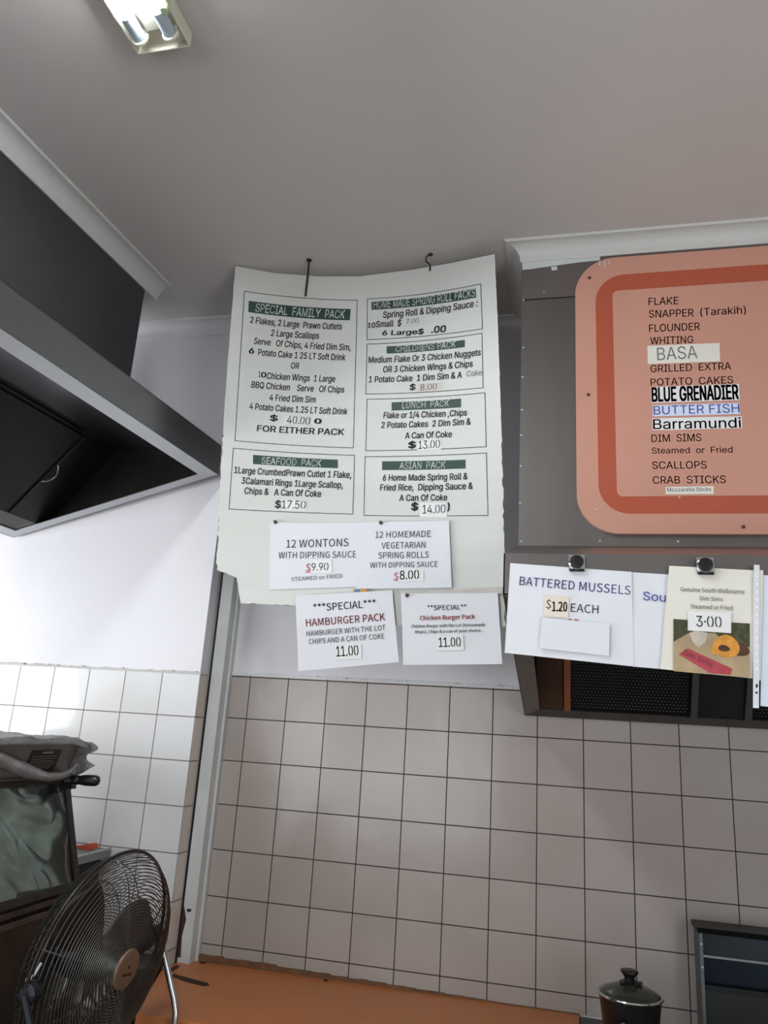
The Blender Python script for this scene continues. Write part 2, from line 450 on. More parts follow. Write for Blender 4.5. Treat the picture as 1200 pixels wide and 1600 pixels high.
# ------------------------------------------------------------------ lettering
# letter outlines (capital height 500): [advance, contour, contour ...]
OUTLINES = {
    'A': '{"A":[471,[16,0,198,500,271,500,455,0,388,0,282,297,272,328,260,366,245,412,228,470,241,470,224,412,209,365,197,327,187,297,84,0],[108,140,108,195,363,195,363,140]],"B":[448,[59,0,59,500,237,500,284,496,323,482,353,461,374,434,387,403,391,367,388,338,380,315,367,296,350,281,331,270,309,262,309,258,333,253,357,241,378,223,395,200,407,170,411,134,406,98,393,66,371,38,339,18,296,4,242,0],[122,56,241,56,291,62,324,78,343,103,349,134,346,159,337,181,321,200,300,214,274,224,244,227,122,227],[122,281,234,281,260,283,283,291,303,304,318,321,327,342,330,366,324,396,307,421,278,438,236,444,122,444]],"C":[501,[263,-7,202,1,148,24,103,62,68,113,47,176,40,250,47,323,68,386,103,437,148,475,202,499,263,507,300,504,334,496,366,482,395,463,420,439,440,411,455,379,465,342,401,342,394,367,383,388,368,406,351,421,332,433,310,441,287,446,263,448,219,442,180,425,148,396,123,358,107,309,102,250,107,191,123,142,148,103,181,75,219,58,263,52,287,54,310,59,332,67,351,79,368,94,383,112,394,134,401,158,465,158,455,121,440,89,420,61,395,37,367,18,335,5,300,-4]],"D":[494,[215,0,94,0,94,56,211,56,267,62,312,79,348,108,372,146,387,195,392,251,387,307,373,354,348,393,314,421,270,438,217,444,92,444,92,500,221,500,289,493,346,470,392,434,426,384,447,323,454,251,447,178,426,117,392,67,345,30,286,8],[122,500,122,0,59,0,59,500]],"E":[411,[59,0,59,500,366,500,366,444,122,444,122,281,349,281,349,225,122,225,122,56,369,56,369,0]],"F":[403,[59,0,59,500,363,500,363,444,122,444,122,273,340,273,340,217,122,217,122,0]],"G":[511,[264,-7,201,1,147,25,102,63,68,114,47,176,40,250,47,323,68,386,102,437,146,475,200,499,260,507,299,504,335,495,367,481,396,461,421,437,441,409,457,378,466,343,401,343,392,366,381,386,367,404,350,420,331,432,310,441,286,446,261,448,218,442,180,425,148,397,123,358,107,309,102,250,107,191,123,142,148,104,181,75,220,58,264,52,304,57,339,70,368,92,389,121,403,157,408,199,427,196,278,196,278,251,470,251,470,197,463,139,443,89,412,49,370,18,320,0]],"H":[508,[59,0,59,500,122,500,122,284,386,284,386,500,449,500,449,0,386,0,386,228,122,228,122,0]],"I":[295,[31,0,31,56,116,56,116,444,31,444,31,500,265,500,265,444,180,444,180,56,265,56,265,0]],"J":[390,[182,-7,122,3,74,32,43,79,33,143,33,170,96,170,96,143,102,102,119,73,147,55,182,49,216,55,244,73,261,102,267,143,267,500,331,500,331,143,320,79,289,32,242,3]],"K":[459,[103,143,103,212,120,235,137,257,154,278,171,298,190,318,208,338,357,500,441,500,227,271,224,271],[59,0,59,500,122,500,122,329,122,221,122,190,122,0],[366,0,185,255,224,304,441,0]],"L":[386,[59,0,59,500,122,500,122,56,355,56,355,0]],"M":[617,[59,0,59,500,149,500,272,184,277,171,282,156,288,139,294,120,300,101,306,82,311,64,316,48,302,48,307,64,312,81,318,100,324,119,330,138,336,156,342,171,346,184,468,500,558,500,558,0,496,0,496,286,496,303,496,321,496,341,496,362,497,384,497,406,498,428,498,449,504,449,497,426,489,402,481,379,474,357,466,335,459,316,453,300,448,286,336,0,281,0,167,286,162,299,156,315,150,334,142,355,135,377,127,401,119,425,110,449,117,449,117,430,118,409,118,387,119,365,119,344,119,323,120,303,120,286,120,0]],"N":[514,[59,0,59,500,134,500,337,180,346,166,357,148,368,128,381,105,394,80,407,54,398,53,395,80,394,106,393,132,392,155,392,175,392,192,392,500,455,500,455,0,380,0,199,285,187,305,174,325,161,348,145,374,127,406,106,444,117,446,119,410,120,377,121,348,122,322,123,302,123,286,123,0]],"O":[524,[262,-7,202,1,148,24,103,62,69,113,47,176,40,250,47,323,69,386,103,437,148,475,202,499,262,507,323,499,377,475,422,437,456,386,477,323,485,250,477,176,456,113,422,62,377,24,323,1],[262,52,305,58,343,75,376,103,401,142,417,191,423,250,417,309,401,358,376,397,343,425,305,442,262,448,220,442,181,425,148,397,123,358,107,309,102,250,107,191,123,142,148,103,181,75,220,58]],"P":[437,[59,0,59,500,231,500,284,495,327,479,360,454,383,422,397,384,402,342,397,299,383,261,360,229,327,204,284,188,231,183,107,183,107,238,229,238,264,242,292,252,313,268,327,289,336,314,339,342,336,370,327,395,313,415,292,431,264,441,228,444,122,444,122,0]],"Q":[524,[241,156,307,156,363,83,377,64,460,-47,394,-47,340,26,326,45],[262,-7,202,1,148,24,103,62,69,113,47,176,40,250,47,323,69,386,103,437,148,475,202,499,262,507,323,499,377,475,422,437,456,386,477,323,485,250,477,176,456,113,422,62,377,24,323,1],[262,52,305,58,343,75,376,103,401,142,417,191,423,250,417,309,401,358,376,397,343,425,305,442,262,448,220,442,181,425,148,397,123,358,107,309,102,250,107,191,123,142,148,103,181,75,220,58]],"R":[441,[59,0,59,500,232,500,285,495,327,480,360,457,384,426,398,388,402,346,398,304,384,267,360,236,327,213,284,199,232,194,95,194,95,251,230,251,265,254,293,262,314,276,328,295,336,319,339,346,336,374,328,398,314,417,292,432,264,441,229,444,122,444,122,0],[347,0,226,225,298,225,420,0]],"S":[439,[220,-9,169,-4,125,9,90,30,63,59,45,94,38,134,103,134,109,108,121,86,140,70,164,58,191,51,220,48,252,51,281,59,305,72,324,90,336,112,340,137,336,159,326,176,311,190,291,201,267,210,241,218,181,235,126,256,85,284,59,321,51,366,57,406,74,440,100,468,135,489,177,502,223,507,270,502,311,489,345,468,371,441,387,408,394,371,332,371,321,405,297,430,263,445,221,451,191,448,164,440,143,428,127,411,116,391,113,369,117,346,129,328,146,314,166,303,188,295,209,288,260,274,282,268,306,259,330,248,353,234,372,216,388,194,398,168,401,136,396,97,380,62,354,33,318,10,273,-4]],"T":[441,[31,444,31,500,410,500,410,444,252,444,252,0,189,0,189,444]],"U":[508,[254,-8,199,-2,151,15,112,43,83,79,65,122,59,170,59,500,122,500,122,175,126,141,138,111,158,86,184,67,216,55,254,51,293,55,325,67,351,86,370,111,382,141,386,175,386,500,449,500,449,170,443,122,425,79,396,43,357,15,310,-2]],"V":[471,[200,0,16,500,83,500,189,203,199,173,212,135,226,88,244,30,231,30,248,88,262,136,275,173,285,203,388,500,455,500,273,0]],"W":[674,[152,0,16,500,81,500,160,193,167,168,172,143,178,118,184,92,189,66,194,39,186,39,191,66,196,92,202,118,208,143,214,168,220,193,301,500,373,500,454,193,460,168,466,143,472,118,478,92,483,66,489,39,480,39,485,66,490,92,496,118,502,143,508,168,514,193,593,500,658,500,521,0,448,0,361,317,353,350,345,385,338,423,330,467,344,467,336,425,329,388,321,353,312,317,227,0]],"X":[466,[18,0,213,280,213,232,29,500,102,500,175,394,189,373,201,355,210,339,220,323,229,306,239,287,228,287,238,306,248,323,257,339,267,355,279,373,293,394,367,500,439,500,254,235,254,282,448,0,375,0,287,127,274,146,264,162,254,177,245,192,236,208,227,227,240,227,231,209,221,193,212,178,203,163,192,146,179,127,90,0]],"Y":[464,[200,0,200,205,16,500,90,500,189,339,205,312,218,287,232,260,245,227,220,227,233,260,247,288,261,313,276,339,374,500,447,500,263,205,263,0]],"Z":[431,[41,0,41,46,269,379,284,401,301,423,318,445,335,467,342,447,311,445,281,444,250,444,219,444,40,444,40,500,390,500,390,454,166,127,149,103,132,79,114,56,96,33,89,53,119,55,149,56,180,56,210,56,393,56,393,0]],"a":[383,[157,-8,123,-5,93,5,67,21,47,44,34,72,30,106,33,135,42,158,57,176,76,190,98,200,123,207,149,212,175,216,206,220,230,223,248,226,261,231,268,239,271,250,271,252,269,274,262,292,251,306,236,316,216,323,192,325,168,323,147,317,129,307,116,296,105,283,98,269,40,286,56,317,77,340,102,357,131,369,161,376,191,378,212,377,235,373,258,366,281,354,301,338,317,315,327,285,331,247,331,0,272,0,272,51,268,51,260,38,248,24,232,11,212,1,187,-6],[167,45,198,48,224,58,244,73,259,92,268,113,271,136,271,187,265,182,255,179,242,176,227,173,212,170,197,168,183,167,172,165,152,161,132,156,115,148,102,137,93,122,90,103,93,85,100,71,112,60,128,51,146,46]],"b":[417,[226,-8,194,-5,169,4,150,16,135,31,124,45,116,58,110,58,110,0,52,0,52,500,112,500,112,314,116,314,124,326,135,340,149,354,168,366,193,375,225,378,269,372,308,354,339,326,363,288,379,240,384,186,379,130,364,83,340,45,308,16,269,-2],[216,46,248,51,275,64,295,86,310,115,319,148,322,186,320,223,311,257,296,285,275,306,249,320,216,324,185,320,158,307,138,286,123,258,114,225,111,186,114,147,123,113,138,85,159,64,185,50]],"c":[389,[204,-8,156,-2,115,16,81,45,55,84,39,130,34,184,39,239,55,286,81,325,115,354,156,372,204,378,230,376,256,371,279,362,300,350,318,335,334,316,347,295,355,272,298,257,293,271,285,284,276,296,265,305,252,313,238,319,222,323,204,324,170,319,143,305,122,282,107,254,98,221,95,184,98,148,107,115,122,87,143,65,170,50,204,46,222,47,238,51,253,57,266,65,277,75,287,87,294,101,299,115,357,101,348,77,335,55,320,37,301,21,280,8,256,-1,231,-6]],"d":[417,[192,-8,148,-2,110,16,78,45,54,83,39,130,34,186,39,240,54,288,78,326,110,354,148,372,192,378,224,375,249,366,268,354,282,340,293,326,301,314,305,314,305,500,365,500,365,0,307,0,307,58,301,58,293,45,282,31,267,16,248,4,223,-5],[201,46,232,50,259,64,279,85,294,113,303,147,306,186,303,225,294,258,280,286,259,307,233,320,201,324,169,320,142,306,121,285,107,257,98,223,95,186,98,148,107,115,122,86,143,64,169,51]],"e":[397,[208,-8,158,-2,115,16,80,45,55,83,39,130,34,184,39,238,54,285,79,324,113,353,154,372,202,378,232,375,261,368,289,354,314,335,335,309,351,277,361,238,365,191,365,166,73,166,73,217,332,217,304,199,301,233,293,264,278,289,258,308,233,320,202,324,170,320,144,308,123,289,107,265,97,237,94,207,94,174,98,136,109,104,126,79,148,60,176,49,209,45,230,47,249,52,266,60,281,71,292,86,300,104,359,89,347,62,329,39,306,19,278,4,245,-5]],"f":[249,[224,373,224,321,6,321,6,373],[79,0,79,424,83,453,94,478,111,496,133,510,158,518,184,521,203,520,218,518,230,515,239,512,223,460,218,462,211,464,202,465,191,466,168,462,152,452,142,435,139,411,139,0]],"g":[418,[203,-148,165,-145,132,-137,104,-125,81,-108,63,-89,50,-68,100,-40,108,-52,119,-65,134,-77,152,-87,175,-93,203,-96,245,-90,277,-74,299,-46,306,-6,306,67,301,67,293,55,282,41,267,27,248,15,223,7,192,5,149,10,111,26,79,53,54,89,39,134,34,188,39,242,54,288,78,326,110,354,149,372,193,378,224,375,249,366,268,354,283,340,294,326,302,313,308,313,308,373,366,373,366,-9,361,-53,344,-88,319,-115,286,-134,247,-144],[201,58,233,62,259,74,280,93,295,119,304,151,307,189,304,227,295,259,280,286,259,307,233,320,201,324,169,320,143,306,122,285,107,258,98,226,95,189,98,152,107,120,122,94,143,74,169,62]],"h":[403,[112,223,112,0,52,0,52,500,112,500,112,283,101,283,121,327,149,356,184,372,223,378,259,374,290,362,316,343,335,315,347,280,351,236,351,0,291,0,291,231,285,270,268,299,241,317,206,323,181,321,158,312,139,298,124,278,115,253]],"i":[164,[52,0,52,373,112,373,112,0],[82,435,66,438,53,447,44,460,41,475,44,490,53,503,66,512,82,515,98,512,112,503,121,490,124,475,121,460,112,447,98,438]],"j":[164,[52,373,112,373,112,-30,109,-61,100,-89,85,-111,64,-127,37,-137,4,-140,-10,-140,-10,-85,2,-85,24,-82,40,-71,49,-53,52,-29],[82,435,66,438,53,447,43,460,40,475,43,490,53,503,66,512,82,515,98,512,112,503,121,490,124,475,121,460,112,447,98,438]],"k":[374,[108,134,108,208,118,208,280,373,354,373,181,196,174,196],[52,0,52,500,112,500,112,0],[289,0,145,183,188,225,366,0]],"l":[186,[137,-2,99,3,73,20,57,47,52,83,52,500,112,500,112,97,113,75,118,61,128,54,144,51,152,51,158,52,162,52,167,53,178,3,169,1,159,-1,148,-2]],"m":[599,[52,0,52,373,110,373,110,290,106,290,116,318,130,340,148,357,169,370,192,377,215,380,253,373,282,355,303,326,315,290,307,290,316,315,331,337,351,355,374,368,401,377,429,380,460,376,489,365,513,348,531,323,543,291,547,251,547,0,487,0,487,249,482,284,464,307,440,320,411,325,388,322,368,314,351,302,339,285,332,265,330,243,330,0,269,0,269,255,264,284,249,306,225,320,196,325,175,322,155,315,137,302,124,284,115,262,112,234,112,0]],"n":[403,[112,223,112,0,52,0,52,373,110,373,110,283,101,283,121,327,149,356,184,372,223,378,259,374,290,362,315,343,335,315,347,280,351,236,351,0,291,0,291,231,285,270,268,299,241,317,206,323,181,321,158,312,139,298,124,278,115,253]],"o":[408,[204,-8,156,-2,115,16,81,45,55,84,39,130,34,184,39,239,55,286,81,325,115,354,156,372,204,378,252,372,293,354,328,325,353,286,369,239,374,184,369,130,353,84,328,45,293,16,252,-2],[204,46,238,50,266,65,287,87,302,115,311,148,314,184,311,220,302,254,287,282,266,305,238,319,204,324,170,319,143,305,122,282,107,254,98,221,95,184,98,148,107,115,122,87,143,65,170,50]],"p":[417,[52,-140,52,373,110,373,110,314,116,314,124,326,135,340,149,354,168,366,193,375,225,378,269,372,308,354,339,326,363,288,379,240,384,186,379,130,364,83,340,45,308,16,269,-2,226,-8,194,-5,170,4,150,16,136,31,124,45,116,58,112,58,112,-140],[216,46,248,51,275,64,295,86,310,115,319,148,322,186,320,223,311,257,296,285,275,306,249,320,216,324,185,320,158,307,138,286,123,258,114,225,111,186,114,147,123,113,138,85,159,64,185,50]],"q":[417,[365,-140,305,-140,305,58,301,58,293,45,282,31,267,16,248,4,223,-5,192,-8,148,-2,110,16,78,45,54,83,39,130,34,186,39,240,54,288,78,326,110,354,148,372,192,378,224,375,249,366,268,354,282,340,293,326,301,314,307,314,307,373,365,373],[201,46,232,50,259,64,279,85,294,113,303,147,306,186,303,225,294,258,280,286,259,307,233,320,201,324,169,320,142,306,121,285,107,257,98,223,95,186,98,148,107,115,122,86,143,64,169,51]],"r":[255,[52,0,52,373,110,373,110,315,113,315,128,341,150,361,178,374,209,378,217,378,225,378,233,378,239,377,239,317,235,318,226,319,215,320,203,320,179,317,156,309,138,296,124,279,115,257,112,233,112,0]],"s":[359,[179,-8,142,-5,110,3,83,18,61,37,45,62,35,93,92,105,103,78,122,59,147,48,178,45,213,49,240,61,258,79,263,101,260,119,250,133,232,145,208,152,147,167,102,183,71,205,52,233,46,269,50,299,64,326,85,348,113,364,146,374,184,378,219,375,249,366,274,352,294,333,308,311,318,285,263,272,254,292,238,310,216,323,184,327,154,323,129,311,112,294,107,272,110,254,122,239,141,228,169,219,226,206,270,190,301,168,319,140,326,105,321,74,307,46,285,24,255,6,220,-4]],"t":[223,[200,373,200,321,6,321,6,373],[64,463,124,463,124,96,126,75,134,60,147,52,167,49,174,49,182,50,191,51,198,53,209,2,200,-1,189,-3,177,-4,165,-4,123,2,90,21,70,51,64,91]],"u":[403,[179,-5,144,-1,113,11,87,30,68,58,56,93,52,137,52,373,112,373,112,142,117,103,135,74,161,55,197,49,222,52,245,61,264,75,279,95,288,120,291,150,291,373,351,373,351,0,293,0,293,90,302,90,281,46,253,17,218,0]],"v":[383,[160,0,17,373,83,373,162,152,174,119,184,85,193,52,202,20,181,20,190,52,199,85,209,119,220,152,300,373,365,373,222,0]],"w":[557,[135,0,22,373,86,373,131,210,141,174,151,134,162,90,172,41,162,41,172,88,182,132,193,173,203,210,248,373,311,373,355,210,365,173,375,133,385,89,395,41,385,41,395,89,406,133,416,173,426,210,472,373,535,373,422,0,362,0,313,169,306,195,299,221,292,248,286,276,279,304,272,332,286,332,279,304,272,276,265,248,258,221,251,194,244,169,195,0]],"x":[372,[20,0,168,214,168,168,28,373,98,373,145,300,162,274,176,249,190,225,204,202,172,202,186,225,199,249,213,274,229,300,277,373,346,373,205,166,205,210,352,0,282,0,227,84,211,110,196,134,183,157,170,179,201,179,188,157,175,134,162,110,146,84,90,0]],"y":[383,[47,-136,60,-84,70,-86,87,-88,102,-87,116,-82,128,-73,139,-57,148,-35,160,-1,17,373,83,373,162,152,174,119,184,85,193,52,202,20,181,20,190,52,199,85,209,119,220,152,300,373,365,373,201,-57,188,-84,173,-105,156,-122,137,-133,115,-140,90,-143,76,-142,63,-141,54,-139]],"z":[374,[41,0,41,45,250,314,250,317,47,317,47,373,327,373,327,325,124,59,124,55,333,55,333,0]],"0":[445,[223,-7,171,1,128,24,93,61,68,111,52,175,47,250,52,325,68,388,93,439,128,476,171,499,223,507,274,499,317,476,352,439,378,388,393,325,398,250,393,175,378,111,352,61,318,24,274,1],[223,49,257,55,285,72,308,102,324,141,335,191,338,250,335,309,324,359,308,398,285,428,257,446,223,452,189,446,160,428,138,398,121,359,111,309,107,250,111,191,121,141,138,102,160,72,189,55]],"1":[445,[75,0,75,54,384,54,384,0],[271,500,271,0,209,0,209,441,206,441,85,352,85,419,195,500]],"2":[445,[63,0,63,47,230,225,256,253,277,278,294,300,305,321,312,342,315,365,312,390,302,411,288,429,268,441,246,449,220,452,193,449,169,440,150,425,136,406,128,383,125,356,64,356,70,398,85,435,109,465,141,488,179,502,221,507,264,502,301,488,332,466,355,438,370,404,374,366,372,339,365,312,351,285,330,254,301,219,262,177,150,59,150,56,383,56,383,0]],"3":[445,[214,-7,170,-3,130,10,96,29,69,56,51,90,43,130,107,130,113,106,124,86,141,70,162,58,187,51,215,49,244,52,270,60,292,73,309,91,320,114,323,142,320,169,311,193,294,213,270,230,238,240,198,243,154,243,154,294,283,441,283,444,68,444,68,500,366,500,366,453,208,273,208,284,259,284,303,271,338,249,365,219,381,183,386,142,381,101,364,65,338,35,303,12,262,-2]],"4":[445,[39,104,39,156,243,500,305,500,107,163,107,160,406,160,406,104],[277,0,277,119,277,144,277,312,337,312,337,0]],"5":[445,[217,-7,175,-2,138,11,106,32,81,59,65,92,59,128,120,128,125,107,136,87,151,71,170,59,193,52,217,49,246,53,271,63,293,80,309,103,319,129,322,159,319,190,308,217,292,240,270,258,244,268,214,272,189,270,165,264,143,254,126,242,66,248,94,500,360,500,360,444,148,444,132,296,134,296,152,309,174,319,199,326,226,328,258,325,289,315,316,300,339,280,358,256,372,227,381,195,384,160,379,115,363,74,337,41,303,15,263,-1]],"6":[445,[222,-7,178,-1,140,14,108,40,83,73,68,113,62,159,66,196,78,235,100,280,135,335,248,500,316,500,148,257,143,257,151,270,162,283,176,293,192,302,211,307,231,309,274,304,310,290,341,267,363,236,377,198,382,154,377,110,361,71,337,39,305,14,266,-2],[222,48,250,51,274,62,294,78,309,100,319,125,322,154,319,184,309,210,294,231,274,247,250,257,222,261,195,257,171,247,151,231,136,210,126,185,123,156,126,126,136,100,151,78,171,62,195,51]],"7":[445,[95,0,318,441,318,444,61,444,61,500,384,500,384,441,162,0]],"8":[445,[222,-7,175,-2,133,11,99,33,73,61,56,95,51,133,54,164,64,192,79,217,99,237,123,252,150,260,150,262,117,277,91,303,75,336,69,374,74,410,89,442,112,469,143,489,180,502,222,507,264,502,301,489,332,469,355,442,370,410,375,374,370,336,353,303,328,277,295,262,295,260,322,252,345,237,365,217,381,192,391,164,394,133,388,95,372,61,346,33,311,11,270,-2],[222,48,253,51,280,59,301,72,317,90,328,111,331,136,327,162,317,185,300,204,278,219,252,228,222,231,193,228,166,219,144,204,128,185,117,162,113,136,117,111,127,90,143,72,164,59,191,51],[222,285,247,287,269,295,288,308,302,325,311,345,314,369,311,393,302,413,289,429,270,442,248,449,222,452,197,449,174,442,156,429,142,413,133,393,131,369,133,345,142,325,156,308,175,295,197,287]],"9":[445,[222,507,266,501,305,486,337,460,362,427,377,387,382,341,378,304,366,265,344,220,310,165,197,0,128,0,296,243,302,243,294,230,283,217,269,207,252,198,234,193,214,191,172,196,135,210,104,233,82,264,67,302,62,346,68,390,83,429,108,461,140,486,179,502],[222,452,195,449,171,438,151,422,136,400,126,375,123,346,126,316,136,290,151,269,171,253,195,243,222,239,250,243,274,253,294,269,309,290,319,315,322,344,319,374,309,400,294,422,274,438,250,449]],"$":[439,[198,-73,198,573,240,573,240,-73],[220,-9,169,-4,125,9,90,30,63,59,45,94,38,134,103,134,109,108,121,86,140,70,164,58,191,51,220,48,252,51,281,59,305,72,324,90,336,112,340,137,336,159,326,176,311,190,291,201,267,210,241,218,181,235,126,256,85,284,59,321,51,366,57,406,74,440,100,468,135,489,177,502,223,507,270,502,311,489,345,468,371,441,387,408,394,371,332,371,321,405,297,430,263,445,221,451,191,448,164,440,143,428,127,411,116,391,113,369,117,346,129,328,146,314,166,303,188,295,209,288,260,274,282,268,306,259,330,248,353,234,372,216,388,194,398,168,401,136,396,97,380,62,354,33,318,10,273,-4]],"&":[440,[193,-7,148,-2,108,12,77,33,53,61,38,94,34,131,37,161,47,186,62,209,83,231,109,252,138,274,212,330,222,337,233,346,242,357,250,368,256,382,257,398,253,420,241,437,222,449,198,453,181,451,165,445,152,436,143,424,137,409,135,392,137,374,143,357,153,340,166,322,182,302,200,279,430,0,358,0,168,228,142,260,119,288,100,313,86,338,77,364,74,392,78,423,89,450,108,473,132,490,162,501,197,505,231,501,261,490,285,473,303,452,314,426,318,397,316,376,310,355,300,337,286,319,270,303,252,288,152,214,125,192,108,171,98,151,95,129,98,106,107,86,122,69,141,56,164,48,190,46,219,49,247,58,273,73,296,94,315,119,330,149,340,183,343,220,401,220,398,177,390,141,378,113,364,91,351,74,339,61,327,46,300,23,266,7,230,-3]],"*":[445,[198,219,202,325,112,268,88,310,183,359,88,408,112,451,202,394,198,500,246,500,242,394,332,451,356,408,261,359,356,310,332,268,242,325,246,219]],"(":[268,[88,203,90,259,99,318,112,377,129,434,150,485,173,530,232,530,208,477,188,421,171,364,159,308,151,254,149,203,151,158,158,113,169,66,185,16,206,-37,232,-94,173,-94,136,-21,109,54,93,129]],")":[268,[37,-94,63,-36,84,18,100,67,111,114,118,159,120,203,117,254,110,308,98,364,81,421,61,477,37,530,95,530,118,485,139,434,157,377,170,318,178,259,181,203,175,128,159,52,132,-22,95,-94]],",":[185,[37,-117,66,70,135,70,83,-117]],".":[185,[94,-4,76,-1,62,9,52,23,49,40,52,58,62,72,76,82,94,85,111,82,126,72,135,58,139,40,135,23,126,9,111,-1]],":":[185,[94,-4,76,-1,62,9,52,23,49,40,52,58,62,72,76,82,94,85,111,82,126,72,135,58,139,40,135,23,126,9,111,-1],[94,266,76,269,62,279,52,294,49,311,52,328,62,343,76,352,94,356,111,352,126,343,135,328,139,311,135,294,126,279,111,269]],";":[185,[37,-117,66,70,135,70,83,-117],[102,266,85,269,70,279,60,294,57,311,60,328,70,343,85,352,102,356,119,352,134,343,143,328,147,311,143,294,134,279,119,269]],"/":[245,[231,523,70,-75,14,-75,175,523]],"-":[445,[331,240,331,185,112,185,112,240]],"\\u00b7":[193,[96,193,79,196,65,206,55,220,51,238,55,255,65,269,79,279,96,283,114,279,128,269,138,255,141,238,138,220,128,206,114,196]]," ":[185]}',
